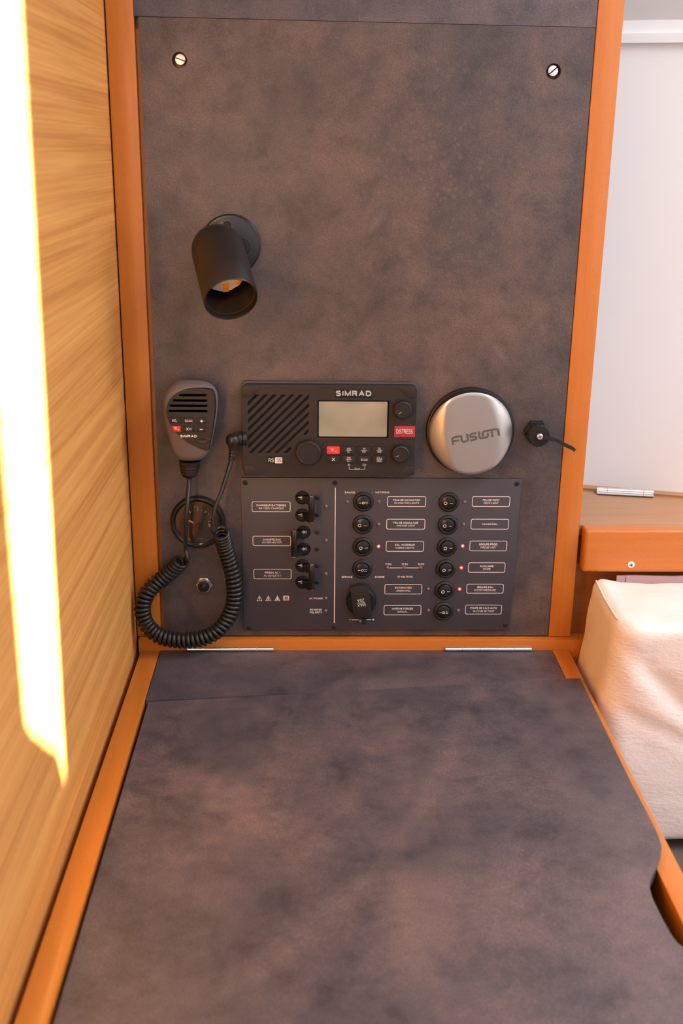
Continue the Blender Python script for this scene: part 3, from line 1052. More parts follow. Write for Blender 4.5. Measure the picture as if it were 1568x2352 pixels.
# ================================================================== radio
YR = -0.0145
rx0, rz0, rx1, rz1 = pxrect(556.5, 885, 955, 1093, YR)
rad = thing('radio_transceiver', 'black marine radio with grey screen, speaker grille and three knobs', 'radio', ((rx0 + rx1) / 2, -0.006, rz0))
obj('gasket', prism(bmesh.new(), rrect(rx0 - 0.0022, rz0 - 0.0010, rx1 + 0.0022, rz1 + 0.0022, 0.008, 6), 0.0, -0.0050, 0.0008), RADIO2, rad)
obj('housing', prism(bmesh.new(), rrect(rx0, rz0, rx1, rz1, 0.0065, 6), -0.0045, YR + 0.0032), VOID, rad)
# faceplate with real grille slots
gx0, gz0, gx1, gz1 = pxrect(569.5, 906.5, 708.5, 1041, YR)
kn = at(709, 1039, YR)


def clip(poly, inside, inter):
    out = []
    for i in range(len(poly)):
        p, q = poly[i - 1], poly[i]
        if inside(q):
            if not inside(p):
                out.append(inter(p, q))
            out.append(q)
        elif inside(p):
            out.append(inter(p, q))
    return out


def clip_rect(poly, x0, z0, x1, z1):
    for ax_, v, s in ((0, x0, 1), (0, x1, -1), (1, z0, 1), (1, z1, -1)):
        def ins(p):
            return (p[ax_] - v) * s >= 0

        def it(p, q):
            t = (v - p[ax_]) / (q[ax_] - p[ax_])
            return (p[0] + (q[0] - p[0]) * t, p[1] + (q[1] - p[1]) * t)
        poly = clip(poly, ins, it)
        if not poly:
            return poly
    return poly


sp_, hw = 0.00955, 0.0019
holes = []
for k in range(-7, 8):
    # line z - gz = (x - gx) + off
    off = (gz0 - gx0) + (gz1 - gz0) - (gx1 - gx0) * 0 + 0.0 - 0.0135 - k * 0  # base
    base = (gx0 - gz1) + 0.0105 + (k + 7) * sp_
    # points with x - z = base +- hw
    big = 0.3
    poly = [(-big + base - hw, -big), (big + base - hw, big), (big + base + hw, big), (-big + base + hw, -big)]
    poly = [(x + (gx0 + gx1) / 2 - base / 2 * 0, z) for x, z in poly]
    c0 = (gz0 + gz1) / 2
    poly = [(c0 + d_z + base + s * hw, c0 + d_z) for d_z, s in ((-big, -1), (big, -1), (big, 1), (-big, 1))]
    poly = clip_rect(poly, gx0, gz0, gx1, gz1)
    if len(poly) < 3:
        continue
    # split round the big knob
    d0 = abs((kn.x - kn.z) - base) / math.sqrt(2)
    rk = 0.0205
    if d0 < rk:
        half = math.sqrt(rk * rk - d0 * d0)
        m_ = ((kn.x + kn.z))
        s_lo, s_hi = m_ - half * math.sqrt(2), m_ + half * math.sqrt(2)
        for s, v in ((1, s_lo), (-1, s_hi)):
            def ins(p):
                return (v - (p[0] + p[1])) * s >= 0

            def it(p, q):
                a1_, b1_ = p[0] + p[1], q[0] + q[1]
                t = (v - a1_) / (b1_ - a1_)
                return (p[0] + (q[0] - p[0]) * t, p[1] + (q[1] - p[1]) * t)
            part = clip(poly, ins, it)
            if len(part) >= 3 and (max(q[0] for q in part) - min(q[0] for q in part)) > 0.004:
                holes.append(part)
    else:
        holes.append(poly)
scr = pxrect(729, 920, 893, 1006.5, YR)
face = plate('faceplate', rrect(rx0, rz0, rx1, rz1, 0.0065, 6), holes + [rrect(*scr, 0.0012, 3)], YR + 0.0032, YR, RADIO, rad, bevel=0.0003, smooth=30)
sx0, sz0, sx1, sz1 = scr
obj('screen', prism(bmesh.new(), rrect(*pxrect(732, 923, 889, 1003.5, YR), 0.0008, 2), YR + 0.003, YR + 0.0012), LCD, rad, 0)
for nm, pts in (('corner_cap', [(557.5, 887), (600, 887), (580, 911.5), (557.5, 911.5)]),
                ('corner_cap', [(913, 887), (953, 887), (953, 912.5), (936, 912.5)]),
                ('corner_cap', [(561, 1070), (581, 1070), (600, 1091.5), (561, 1091.5)]),
                ('corner_cap', [(951, 1070), (931, 1070), (912, 1091.5), (951, 1091.5)])):
    obj(nm, prism(bmesh.new(), list(reversed(pxpoly(pts, YR))), YR - 0.00005, YR - 0.0007, 0.0004), RADIO, rad)
bd = obj('brand_badge', prism(bmesh.new(), rrect(*pxrect(768.7, 893.7, 854, 912.7, YR), 0.001, 3), YR, YR - 0.0006, 0.0002), BLACKG, rad)
lettering('SIMRAD', (771, 895.3, 852.5, 911), YR - 0.0008, CHROME, bd, bold=0.055, stretch=1.25)
bd = obj('model_badge', prism(bmesh.new(), rrect(*pxrect(614, 1049.4, 649, 1064.8, YR), 0.001, 3), YR, YR - 0.0004), BLACKG, rad)
obj('white_field', prism(bmesh.new(), rrect(*pxrect(631.5, 1050.4, 648, 1063.8, YR), 0.0006, 3), YR - 0.0003, YR - 0.0006), INKW, bd, 0)
lettering('RS', (616.5, 1053, 629, 1061.5), YR - 0.0006, INKW, bd, bold=0.0)
lettering('35', (634.5, 1053, 646, 1061.5), YR - 0.0008, INKK, bd, bold=0.01)


def knob(px, py, r, rt, h, ptr, lab=None):
    kb = obj('knob', disc(px, py, YR, [(0, 0.2), (r + 1.6, 0.2), (r + 1.5, 0.6), (r, 0.7), (r, 1.0), (r - 0.5, h - 1.2), (r - 1.3, h - 0.3),
                                       (rt + 0.4, h), (rt, h - 0.1), (rt - 0.3, h - 0.5), (0, h - 0.35)], 40), BLACKM, rad)
    if ptr is not None:
        p_ = at(px, py, YR)
        bm_ = bmesh.new()
        c_, s_ = math.cos(ptr), math.sin(ptr)
        ink_line(bm_, (p_.x + c_ * 0.0025, p_.z + s_ * 0.0025), (p_.x + c_ * 0.0058, p_.z + s_ * 0.0058), 0.0008, YR - h / 1000 + 0.0002)
        obj('pointer', bm_, INKG, kb, 0)
    return kb


knob(707.5, 1037, 14.2, 11.2, 9.0, None)
knob(924.0, 938.5, 10.0, 7.6, 9.0, math.radians(222))
knob(919.0, 1039.5, 10.0, 7.6, 9.0, math.radians(205))
db = obj('distress_button', prism(bmesh.new(), rrect(*pxrect(905, 978.6, 953, 1004.3, YR - 0.001), 0.0006, 2), YR, YR - 0.0014, 0.0004), DRED, rad)
lettering('DISTRESS', (910, 986, 947.5, 996), YR - 0.00155, INKW, db, bold=0.0)
keys = [[('16', '9'), 'AIS\nIC', 'WX\nNAV', 'GO\nMOB'], ['x', '3CH\n+/-', 'SCAN', 'CALL\nMENU']]
for r_, row in enumerate(keys):
    for c_, tx in enumerate(row):
        x_ = 750 + 35.2 * c_
        y_ = 1025.5 + 21.2 * r_
        red = r_ == 0 and c_ == 0
        kb = obj('key', prism(bmesh.new(), rrect(*pxrect(x_, y_, x_ + 30, y_ + 17, YR - 0.001), 0.0012, 3), YR, YR - 0.0016, 0.0005), RED if red else BLACKM, rad)
        yk = YR - 0.00175
        if red:
            lettering('16', (x_ + 8.5, y_ + 4, x_ + 16, y_ + 11), yk, INKW, kb, bold=0.0)
            lettering('9', (x_ + 19.5, y_ + 9, x_ + 22.5, y_ + 14), yk, INKW, kb, bold=0.0)
        elif tx == 'x':
            bm = bmesh.new()
            p_ = at(x_ + 15.3, y_ + 8.6, yk)
            for s in (-1, 1):
                ink_line(bm, (p_.x - 0.0017, p_.z - 0.0017 * s), (p_.x + 0.0017, p_.z + 0.0017 * s), 0.0007, yk)
            obj('marking', bm, INKW, kb, 0)
        elif '\n' in tx:
            t1_, t2_ = tx.split('\n')
            w1, w2 = 2.9 * len(t1_), 2.9 * len(t2_)
            lettering(t1_, (x_ + 15.5 - w1 / 2, y_ + 2.8, x_ + 15.5 + w1 / 2, y_ + 7.6), yk, INKW, kb, bold=0.0)
            lettering(t2_, (x_ + 15.5 - w2 / 2, y_ + 10, x_ + 15.5 + w2 / 2, y_ + 14.8), yk, INKW, kb, bold=0.0)
            bm = bmesh.new()
            pa, pb = at(x_ + 8.5, y_ + 8.8, yk), at(x_ + 22.5, y_ + 8.8, yk)
            ink_line(bm, (pa.x, pa.z), (pb.x, pb.z), 0.0003, yk)
            obj('marking', bm, INKW, kb, 0)
        else:
            lettering(tx, (x_ + 8, y_ + 6.5, x_ + 23, y_ + 12.5), yk, INKW, kb, bold=0.0)
lettering('In', (798.7, 1064.8, 803.5, 1069.6), YR - 0.0003, INKW, rad, bold=0.0)
lettering('Out', (832.6, 1064.8, 840.5, 1069.6), YR - 0.0003, INKW, rad, bold=0.0)
lettering('Zoom', (813, 1074.8, 826.5, 1079.2), YR - 0.0003, INKW, rad, bold=0.0)
bm = bmesh.new()
for a_, b_ in (((801.5, 1071), (801.5, 1077.5)), ((801.5, 1077.5), (811.5, 1077.5)), ((827.5, 1077.5), (837.5, 1077.5)), ((837.5, 1077.5), (837.5, 1071))):
    pa, pb = at(*a_, YR), at(*b_, YR)
    ink_line(bm, (pa.x, pa.z), (pb.x, pb.z), 0.0004, YR - 0.0003)
obj('marking', bm, INKW, rad, 0)

# ================================================================== hand microphone with coiled cord
YM = -0.036


def m2(pts):
    return [(300 + a / 4.9, 860 + b / 4.9) for a, b in pts]


def smooth_poly(pts, per=4):
    n_ = len(pts)
    out = []
    for i in range(n_):
        p0, p1, p2, p3 = (Vector(pts[(i + j) % n_]) for j in (-1, 0, 1, 2))
        for k in range(per):
            t = k / per
            q = 0.5 * ((2 * p1) + (p2 - p0) * t + (2 * p0 - 5 * p1 + 4 * p2 - p3) * t * t + (3 * p1 - p0 - 3 * p2 + p3) * t ** 3)
            out.append((q.x, q.y))
    return out


def loft(bm, poly, layers):
    """stack of (y, inset fraction) rings round the centroid, capped both ends; poly in (x, z)"""
    c = Vector((sum(p[0] for p in poly) / len(poly), sum(p[1] for p in poly) / len(poly)))
    rings = []
    for y, s in layers:
        rings.append([bm.verts.new((c.x + (p[0] - c.x) * s, y, c.y + (p[1] - c.y) * s)) for p in poly])
    n_ = len(poly)
    for a_, b_ in zip(rings, rings[1:]):
        for i in range(n_):
            j = (i + 1) % n_
            bm.faces.new((a_[i], a_[j], b_[j], b_[i]))
    bm.faces.new(list(reversed(rings[0])))
    bm.faces.new(rings[-1])
    return bm


mc = at(433, 975, 0.0)
mic = thing('hand_microphone', 'grey and black hand microphone with coiled black cord hanging on the board', 'microphone', (mc.x, -0.02, mc.z))
body = smooth_poly(pxpoly(m2([(500, 112), (620, 97), (780, 105), (890, 145), (950, 215), (968, 320), (955, 500), (930, 650), (893, 830), (845, 925),
                              (780, 985), (650, 1000), (550, 985), (490, 925), (445, 830), (405, 690), (368, 550), (347, 400), (346, 300), (368, 225), (420, 160)]), YM))
obj('body', loft(bmesh.new(), body, [(-0.010, 0.90), (-0.013, 0.97), (-0.020, 1.0), (-0.028, 0.995), (-0.033, 0.965), (-0.0365, 0.91), (-0.0385, 0.82)]), MICB, mic, 60)
YF = -0.0398
fpts = m2([(560, 190), (650, 162), (790, 162), (880, 178), (930, 232), (948, 330), (942, 450), (922, 600), (898, 730), (872, 845), (810, 842), (700, 795), (590, 725),
           (500, 640), (435, 545), (402, 450), (402, 380), (430, 300), (485, 235)])
fpoly = smooth_poly(pxpoly(fpts, YF))
slots = []
for a_, b_, y_ in ((545, 848, 235), (475, 858, 295), (440, 862, 354), (428, 862, 414)):
    slots.append(rrect(*pxrect(300 + a_ / 4.9, 860 + (y_ - 13) / 4.9, 300 + b_ / 4.9, 860 + (y_ + 13) / 4.9, YF), 0.0010, 3))
fp = plate('face', fpoly, slots, YF + 0.0020, YF, MICF, mic, bevel=0.0004, smooth=40)
obj('face_skirt', loft(bmesh.new(), fpoly, [(-0.020, 1.02), (-0.030, 1.035), (-0.0365, 1.02), (YF + 0.0013, 0.985)]), MICF, mic, 60)
obj('grille_backing', loft(bmesh.new(), fpoly, [(YF + 0.0026, 0.93), (YF + 0.0019, 0.93)]), VOID, mic, 0)
mk = [('H/L', [(425, 480), (560, 484), (560, 548), (440, 545)], (468, 503, 520, 537), 0),
      ('SCAN', [(590, 484), (715, 486), (715, 552), (592, 550)], (611, 507, 692, 539), 0),
      ('+', [(745, 486), (858, 488), (854, 555), (747, 553)], (782, 510, 815, 543), 0),
      ('16', [(457, 578), (561, 580), (561, 643), (490, 641)], (484, 590, 520, 620), 1),
      ('3CH', [(592, 582), (718, 584), (718, 648), (593, 646)], (622, 600, 682, 630), 0),
      ('-', [(747, 586), (845, 588), (835, 650), (749, 648)], (778, 615, 810, 624), 0)]
for tx, q, tr, red in mk:
    kb = obj('key', prism(bmesh.new(), list(reversed(pxpoly(m2(q), YF))), YF, YF - 0.0011, 0.0004), RED if red else BLACKM, mic)
    r0 = (300 + tr[0] / 4.9, 860 + tr[1] / 4.9, 300 + tr[2] / 4.9, 860 + tr[3] / 4.9)
    lettering(tx, r0, YF - 0.00125, INKW, kb, bold=0.015)
    if red:
        lettering('9', (300 + 530 / 4.9, 860 + 612 / 4.9, 300 + 543 / 4.9, 860 + 632 / 4.9), YF - 0.00125, INKW, kb, bold=0.0)
lettering('SIMRAD', (300 + 558 / 4.9, 860 + 676 / 4.9, 300 + 744 / 4.9, 860 + 711 / 4.9), YF - 0.0003, INKW, fp, bold=0.055, stretch=1.3)
e = at(300 + 808 / 4.9, 860 + 742 / 4.9, YF)
bm = bmesh.new()
loft(bm, [(e.x + 0.0088 * math.cos(t * PI / 12), e.z + 0.0034 * math.sin(t * PI / 12)) for t in range(24)], [(YF + 0.0003, 1.0), (YF - 0.0005, 0.93), (YF - 0.0007, 0.82), (YF - 0.0002, 0.55)])
obj('mic_port', bm, MICF, mic, 60)
# strain relief under the body
q0, q1 = at(436.3, 1058, -0.024), at(434.5, 1097, -0.024)
axr = (q1 - q0)
Ls = axr.length
pr = [(0.0, 0.0), (0.0120, 0.0), (0.0120, 0.0015)]
for i in range(4):
    r_ = 0.0118 - 0.0007 * i
    h_ = 0.0018 + i * 0.0034
    pr += [(r_, h_), (r_, h_ + 0.0020), (r_ - 0.0014, h_ + 0.0022), (r_ - 0.0014, h_ + 0.0032)]
pr += [(0.0090, 0.0158), (0.0078, Ls - 0.0022), (0.0048, Ls), (0, Ls)]
obj('strain_relief', lathe(bmesh.new(), q0, axr, pr, 28), CORD, mic)
# the coiled cord
c3 = lambda a, b: (290 + a / 4.9, 1100 + b / 4.9)
lead_in = [at(434.3, 1092, -0.024), at(433.5, 1112, -0.026), at(*c3(690, 250), -0.037), at(*c3(670, 500), -0.040), at(*c3(664, 700), -0.034), at(*c3(667, 800), -0.031)]
center = [(635, 905, -0.022), (560, 985, -0.018), (455, 1085, -0.016), (330, 1180, -0.017), (235, 1290, -0.020), (188, 1400, -0.022), (185, 1510, -0.023), (225, 1630, -0.024),
          (320, 1735, -0.026), (440, 1790, -0.028), (580, 1812, -0.029), (730, 1812, -0.029), (880, 1785, -0.028), (1010, 1720, -0.026), (1110, 1620, -0.023), (1180, 1490, -0.020),
          (1215, 1350, -0.018), (1215, 1200, -0.017), (1190, 1040, -0.016), (1150, 890, -0.016), (1105, 750, -0.020), (1078, 640, -0.028), (1066, 590, -0.033)]
cl = catmull([at(*c3(a_, b_), y_) for a_, b_, y_ in center], 14)
fr = frames(cl)
cum = [0.0]
for a_, b_ in zip(cl, cl[1:]):
    cum.append(cum[-1] + (b_ - a_).length)
TURNS, PER = 61, 14
hel = []
RC = 0.0076
idx = 0
for k in range(TURNS * PER + 1):
    s = cum[-1] * k / (TURNS * PER)
    while idx < len(cum) - 2 and cum[idx + 1] < s:
        idx += 1
    t = (s - cum[idx]) / max(1e-9, cum[idx + 1] - cum[idx])
    p_ = cl[idx].lerp(cl[idx + 1], min(1, t))
    tg = fr[idx][0]
    # reference frame from the board normal, so the first and last turns face known ways
    uu = Vector((0, -1, 0))
    uu = (uu - tg * uu.dot(tg)).normalized()
    ww = tg.cross(uu)
    ph = 2 * PI * k / PER + 0.3
    hel.append(p_ + (uu * math.cos(ph) + ww * math.sin(ph)) * RC)
lead_out = [at(*c3(985, 590), -0.040), at(*c3(968, 540), -0.042), at(494, 1166, -0.040), at(508, 1131, -0.034), at(522, 1088, -0.027), at(531.5, 1056, -0.0215)]
path = catmull(lead_in + [at(*c3(690, 905), -0.034)] + [hel[PER // 2]], 8)[:-1] + hel[PER // 2:-PER // 2] + catmull([hel[-PER // 2]] + lead_out, 8)[1:]
obj('coiled_cord', tube(bmesh.new(), path, 0.00236, 8), CORD, mic, 60)
# angled plug on the side of the radio
ym = -0.0085
pe = at(534.5, 1010, -0.020)
bm = bmesh.new()
lathe(bm, pe, (0, 0, -1), [(0, -0.0062), (0.004, -0.0060), (0.0068, -0.0038), (0.0078, 0), (0.0074, 0.004), (0.0052, 0.0072), (0.0048, 0.010), (0, 0.010)], 26)
pl_ = obj('plug', bm, CORD, mic, 60)
obj('collar', lathe(bmesh.new(), pe + Vector((0.003, 0.004, 0)), (1, 0.25, 0), [(0, 0), (0.0066, 0), (0.0070, 0.001), (0.0070, 0.006), (0.0064, 0.0066), (0.0078, 0.0068), (0.0078, 0.011), (0, 0.011)], 26), CORD, pl_)
e1 = at(535.2, 1027, -0.020)
e2 = at(531.4, 1057, -0.0212)
pr = [(0, 0), (0.0042, 0)]
for i in range(3):
    pr += [(0.0042, 0.0018 + 0.0036 * i), (0.0031, 0.0020 + 0.0036 * i), (0.0031, 0.0032 + 0.0036 * i), (0.0042 - 0.0002 * i, 0.0035 + 0.0036 * i)]
pr += [(0.0036, (e2 - e1).length), (0, (e2 - e1).length)]
obj('boot', lathe(bmesh.new(), e1, e2 - e1, pr, 20), CORD, pl_)

# ================================================================== round speaker with dished silver cover
spc = at(1078, 988, 0.0)
spk = thing('round_speaker', 'round speaker with dark rim and brushed silver cover', 'speaker', spc)
obj('rim', lathe(bmesh.new(), spc, OUT, [(0, 0), (0.0480, 0), (0.0492, 0.001), (0.0492, 0.0055), (0.0484, 0.0072), (0.0470, 0.0078), (0, 0.0078)], 72), BLACK, spk)
bm = bmesh.new()
RS_, HS = 0.0464, 0.0185
NR, NS = 26, 96
rings = []


def sp_h(u, v):
    """height of the cover: flat centre band with curved bounds, flanks falling away"""
    rho = math.hypot(u, v)
    b = 0.60 - 0.22 * v * v
    e_ = max(0.0, abs(u) - b)
    h = HS - 0.0105 * min(1.0, (e_ / 0.40)) ** 1.45 if e_ > 0 else HS
    h -= 0.0012 * max(0.0, (rho - 0.95) / 0.05) ** 2
    return max(h, 0.0075)


TILT = math.radians(8.7)


def sp_pt(u, v):
    # the cover is turned with its lettering
    return (spc.x + (u * math.cos(TILT) - v * math.sin(TILT)) * RS_, spc.z + (u * math.sin(TILT) + v * math.cos(TILT)) * RS_)


cv = bm.verts.new((spc.x, -sp_h(0, 0), spc.z))
for i in range(1, NR + 1):
    rho = i / NR
    ring = []
    for k in range(NS):
        t = 2 * PI * k / NS
        u, v = rho * math.cos(t), rho * math.sin(t)
        x_, z_ = sp_pt(u, v)
        ring.append(bm.verts.new((x_, -sp_h(u, v), z_)))
    rings.append(ring)
sk_bm = bmesh.new()
sk_a = [sk_bm.verts.new((spc.x + (q.co.x - spc.x) * 1.002, q.co.y + 0.0003, spc.z + (q.co.z - spc.z) * 1.002)) for q in rings[-1]]
sk_b = [sk_bm.verts.new((spc.x + (q.co.x - spc.x) * 1.03, -0.0070, spc.z + (q.co.z - spc.z) * 1.03)) for q in rings[-1]]
for k in range(NS):
    j = (k + 1) % NS
    sk_bm.faces.new((sk_a[k], sk_a[j], sk_b[j], sk_b[k]))
obj('skirt', sk_bm, BLACK, spk, 50)
for k in range(NS):
    bm.faces.new((cv, rings[0][k], rings[0][(k + 1) % NS]))
for a_, b_ in zip(rings, rings[1:]):
    for k in range(NS):
        j = (k + 1) % NS
        bm.faces.new((a_[k], a_[j], b_[j], b_[k]))
cover = obj('cover', bm, SILVER, spk, 50)
# logo drawn with broad strokes; unit box 0..6.3 wide, 0..1 high
bm = bmesh.new()
lo, hi = at(1037, 1013, -HS - 0.0003), at(1148, 991, -HS - 0.0003)
wv = Vector((hi.x - lo.x, hi.z - lo.z))
ang = math.atan2(wv.y, wv.x)
ulen = wv.length / 6.35
vlen = 0.0092


def lg(x, y):
    xx, yy = x * ulen, (y - 0.5) * vlen
    return (lo.x + xx * math.cos(ang) - yy * math.sin(ang), lo.z + xx * math.sin(ang) + yy * math.cos(ang))


_lay = [0]


def stroke(pts, w):
    _lay[0] += 1
    add_strip(bm, [lg(*q) for q in pts], w, -HS - 0.0003 - 0.00003 * _lay[0])


sw = 0.00215
stroke([(0.12, 0.0), (0.12, 0.72), (0.30, 0.88), (1.35, 0.88)], sw)
stroke([(0.2, 0.42), (0.98, 0.42)], sw)
stroke([(1.30, 0.88), (1.30, 0.28), (1.46, 0.12), (1.95, 0.12), (2.12, 0.28), (2.12, 1.0)], sw)
stroke([(3.30, 0.88), (2.62, 0.88), (2.46, 0.72), (2.50, 0.55), (2.66, 0.50), (3.04, 0.48), (3.20, 0.36), (3.16, 0.2), (3.02, 0.12), (2.36, 0.12)], sw)
stroke([(3.62, 1.0), (3.62, 0.26), (3.78, 0.12), (4.55, 0.12), (4.74, 0.28), (4.74, 0.62)], sw)
stroke([(4.08, 0.30), (4.08, 0.70), (4.28, 0.88), (5.95, 0.88), (6.16, 0.72), (6.16, 0.0)], sw)
stroke([(5.28, 0.0), (5.28, 0.80)], sw)
obj('logo', bm, LOGOG, cover, 0)

# ================================================================== capped socket on the right
sb_ = at(1229, 990, 0.0)
sk = thing('capped_socket', 'black capped socket with knurled cap and loose strap by the right post', 'socket', sb_)
obj('hex_nut', lathe(bmesh.new(), sb_, OUT, [(0, 0), (0.0135, 0), (0.0140, 0.001), (0.0140, 0.008), (0.0130, 0.009), (0, 0.009)], 6), BLACK, sk, 20)
obj('threaded_barrel', lathe(bmesh.new(), sb_, OUT, [(0, 0.008), (0.0105, 0.008), (0.0105, 0.0130), (0, 0.0130)], 28), BLACK, sk)
cp = obj('knurled_cap', lathe(bmesh.new(), sb_, OUT, [(0, 0.0125), (0.0120, 0.0125), (0.0122, 0.0135), (0.0122, 0.0215), (0.0112, 0.0228), (0, 0.0230)], 72,
                              rmod=lambda t: 1.0 + 0.045 * (1 if math.sin(18 * t) > 0.2 else 0)), BLACK, sk, 25)
sc_ = Vector((sb_.x, -0.0232, sb_.z))
st = obj('strap', tube(bmesh.new(), [sc_ + Vector((0.0, -0.0004, 0.0)), at(1275, 1010, -0.026), at(1300, 1023, -0.026), at(1313, 1029, -0.024), at(1318, 1033, -0.020)],
                       lambda t: 0.0026, 4), BLACKM, sk, 20)
for v in st.data.vertices:
    pass
obj('cap_screw', lathe(bmesh.new(), sc_, OUT, [(0, 0), (0.0036, 0), (0.0034, 0.0026), (0.0026, 0.0034), (0, 0.0036)], 20), STEEL, sk)
bm = bmesh.new()
for a_ in (0.4, 0.4 + PI / 2):
    ink_line(bm, (sc_.x - 0.0018 * math.cos(a_), sc_.z - 0.0018 * math.sin(a_)), (sc_.x + 0.0018 * math.cos(a_), sc_.z + 0.0018 * math.sin(a_)), 0.0007, -0.0270)
obj('cross_slot', bm, VOID, sk, 0)

# ================================================================== fuel gauge
gc = at(454.3, 1200, -0.004)
gc.y = 0.0
gg = thing('fuel_gauge', 'round black fuel gauge behind the coiled cord', 'gauge', gc)
obj('bezel', lathe(bmesh.new(), gc, OUT, [(0.0300, 0), (0.0312, 0.001), (0.0312, 0.0035), (0.0296, 0.0062), (0.0275, 0.0066), (0.0262, 0.0056), (0.0255, 0.0040), (0.0250, 0.0020)], 64), BLACK, gg)
obj('trim_ring', lathe(bmesh.new(), gc, OUT, [(0.0262, 0.0052), (0.0258, 0.0060), (0.0253, 0.0058), (0.0249, 0.0040)], 64), BLACKG, gg)
dl = obj('dial', lathe(bmesh.new(), gc, OUT, [(0, 0), (0.0254, 0), (0.0254, 0.0022), (0, 0.0022)], 56), DIAL, gg)
obj('glass', lathe(bmesh.new(), gc, OUT, [(0, 0.0046), (0.0251, 0.0046), (0.0251, 0.0054), (0, 0.0054)], 56), GLASS, gg)
YG = -0.0024
bm = bmesh.new()
for i in range(9):
    a_ = math.radians(150 - i * 15)
    r0, r1 = (0.0158, 0.0190) if i % 2 == 0 else (0.0165, 0.0183)
    ink_line(bm, (gc.x + r0 * math.cos(a_), gc.z - 0.003 + r0 * math.sin(a_)), (gc.x + r1 * math.cos(a_), gc.z - 0.003 + r1 * math.sin(a_)), 0.0008 if i % 2 == 0 else 0.0004, YG)
# pump symbol
u = at(482.5, 1203, YG)
for a_, b_ in (((-0.0022, 0.003), (0.0018, 0.003)), ((-0.0022, 0.003), (-0.0015, -0.004)), ((0.0018, 0.003), (0.0018, -0.004)), ((-0.0015, -0.004), (0.0018, -0.004)), ((-0.002, -0.0004), (0.0018, -0.0004))):
    ink_line(bm, (u.x + a_[0], u.z + a_[1]), (u.x + b_[0], u.z + b_[1]), 0.0006, YG)
ink(bm, [(u.x - 0.0017, u.z - 0.004), (u.x + 0.0018, u.z - 0.004), (u.x + 0.0018, u.z - 0.0004), (u.x - 0.0017, u.z - 0.0004)], YG)
obj('markings', bm, INKW, dl, 0)
lettering('1/2', (444.5, 1161.5, 455.5, 1168), YG, INKW, dl, bold=0.0)
lettering('1/1', (482.5, 1181.5, 491, 1188), YG, INKW, dl, bold=0.0)
lettering('VDO', (453.5, 1236.3, 466.8, 1239.6), YG, INKG, dl, bold=0.0)
bm = bmesh.new()
na = at(433.5, 1195.5, -0.0034)
nb = at(444, 1201.0, -0.0034)
ink_line(bm, (na.x, na.z), (nb.x, nb.z), 0.0020, -0.0034)
obj('needle', bm, INKW, gg, 0)
hb = at(456, 1209, -0.003)
obj('hub', lathe(bmesh.new(), (hb.x, -0.0022, hb.z), OUT, [(0, 0), (0.0046, 0), (0.0046, 0.0010), (0.0040, 0.0016), (0, 0.0017)], 28), BLACK, gg)

# ================================================================== push button
pb = at(468, 1345, -0.004)
pb.y = 0
bt = thing('push_button', 'small black push button in a chromed hex nut on the board', 'button', pb)
obj('hex_nut', lathe(bmesh.new(), pb, OUT, [(0, 0), (0.0094, 0), (0.0097, 0.0006), (0.0097, 0.0022), (0.0090, 0.0028), (0, 0.0028)], 6), CHROME, bt, 20)
obj('collar', lathe(bmesh.new(), pb, OUT, [(0.0078, 0.0026), (0.0080, 0.0060), (0.0076, 0.0070), (0.0068, 0.0070), (0, 0.0066)], 32), CHROME, bt)
obj('plunger', lathe(bmesh.new(), pb, OUT, [(0.0069, 0.006), (0.0069, 0.0082), (0.0062, 0.0088), (0.0040, 0.0084), (0.0030, 0.0096), (0.0016, 0.0106), (0, 0.0108)], 32), BLACK, bt, 60)

# ================================================================== switch panel
YP = -0.0030
px0, px1, pz0, pz1 = -0.0780, 0.2367, 0.0235, 0.2100
sp = thing('switch_panel', 'anthracite electrical switch panel with rocker switches and printed labels', 'switch panel', ((px0 + px1) / 2, 0, pz0))
obj('plate', prism(bmesh.new(), [(px0, pz0), (px1 - 0.0014, pz0), (px1 + 0.0014, pz1), (px0 - 0.0004, pz1)], 0.0, YP, 0.0004), PLATE, sp)
YI = YP - 0.00012


def screw(px, py, r=3.0):
    s_ = obj('screw', disc(px, py, YP, [(0, 0), (r, 0), (r, 0.3), (r - 0.5, 0.8), (r - 1.0, 0.9), (0, 0.8)], 18), BLACKM, sp)
    q_ = at(px, py, YP)
    bm_ = bmesh.new()
    for a_ in (0.6, 0.6 + PI / 2):
        c_, n_ = math.cos(a_) * 0.0015, math.sin(a_) * 0.0015
        ink_line(bm_, (q_.x - c_, q_.z - n_), (q_.x + c_, q_.z + n_), 0.0007, YP - 0.00098)
    obj('cross_slot', bm_, VOID, s_, 0)


for q in ((563, 1109), (769, 1109), (1187, 1111), (572, 1442), (767, 1441), (1160, 1436)):
    screw(*q)
for q in ((728, 1143), (728, 1183), (727.5, 1222), (727.5, 1261), (727.5, 1299), (727.5, 1337)):
    screw(*q, 2.8)


def led(px, py, on=False):
    l_ = obj('indicator', disc(px, py, YP, [(0, 0), (2.0, 0), (2.0, 0.5), (1.7, 1.2), (0.9, 1.7), (0, 1.8)], 16), LEDON if on else LEDOFF, sp, 60)
    if on:
        obj('lit_core', disc(px, py, YP - 0.0015, [(0, 0), (1.0, 0), (0.8, 0.35), (0, 0.5)], 12), LEDHOT, l_, 60)


for q in ((798, 1152), (870, 1152), (869, 1204), (1067, 1153), (1064, 1204), (983, 1353), (983, 1402), (1052, 1402), (890, 1304), (928, 1304), (966, 1304),
          (749, 1163), (749, 1241), (748, 1318), (748, 1374), (748, 1403)):
    led(*q)
for q in ((869, 1255), (1062, 1254), (1059, 1304), (1055, 1353)):
    led(*q, on=True)


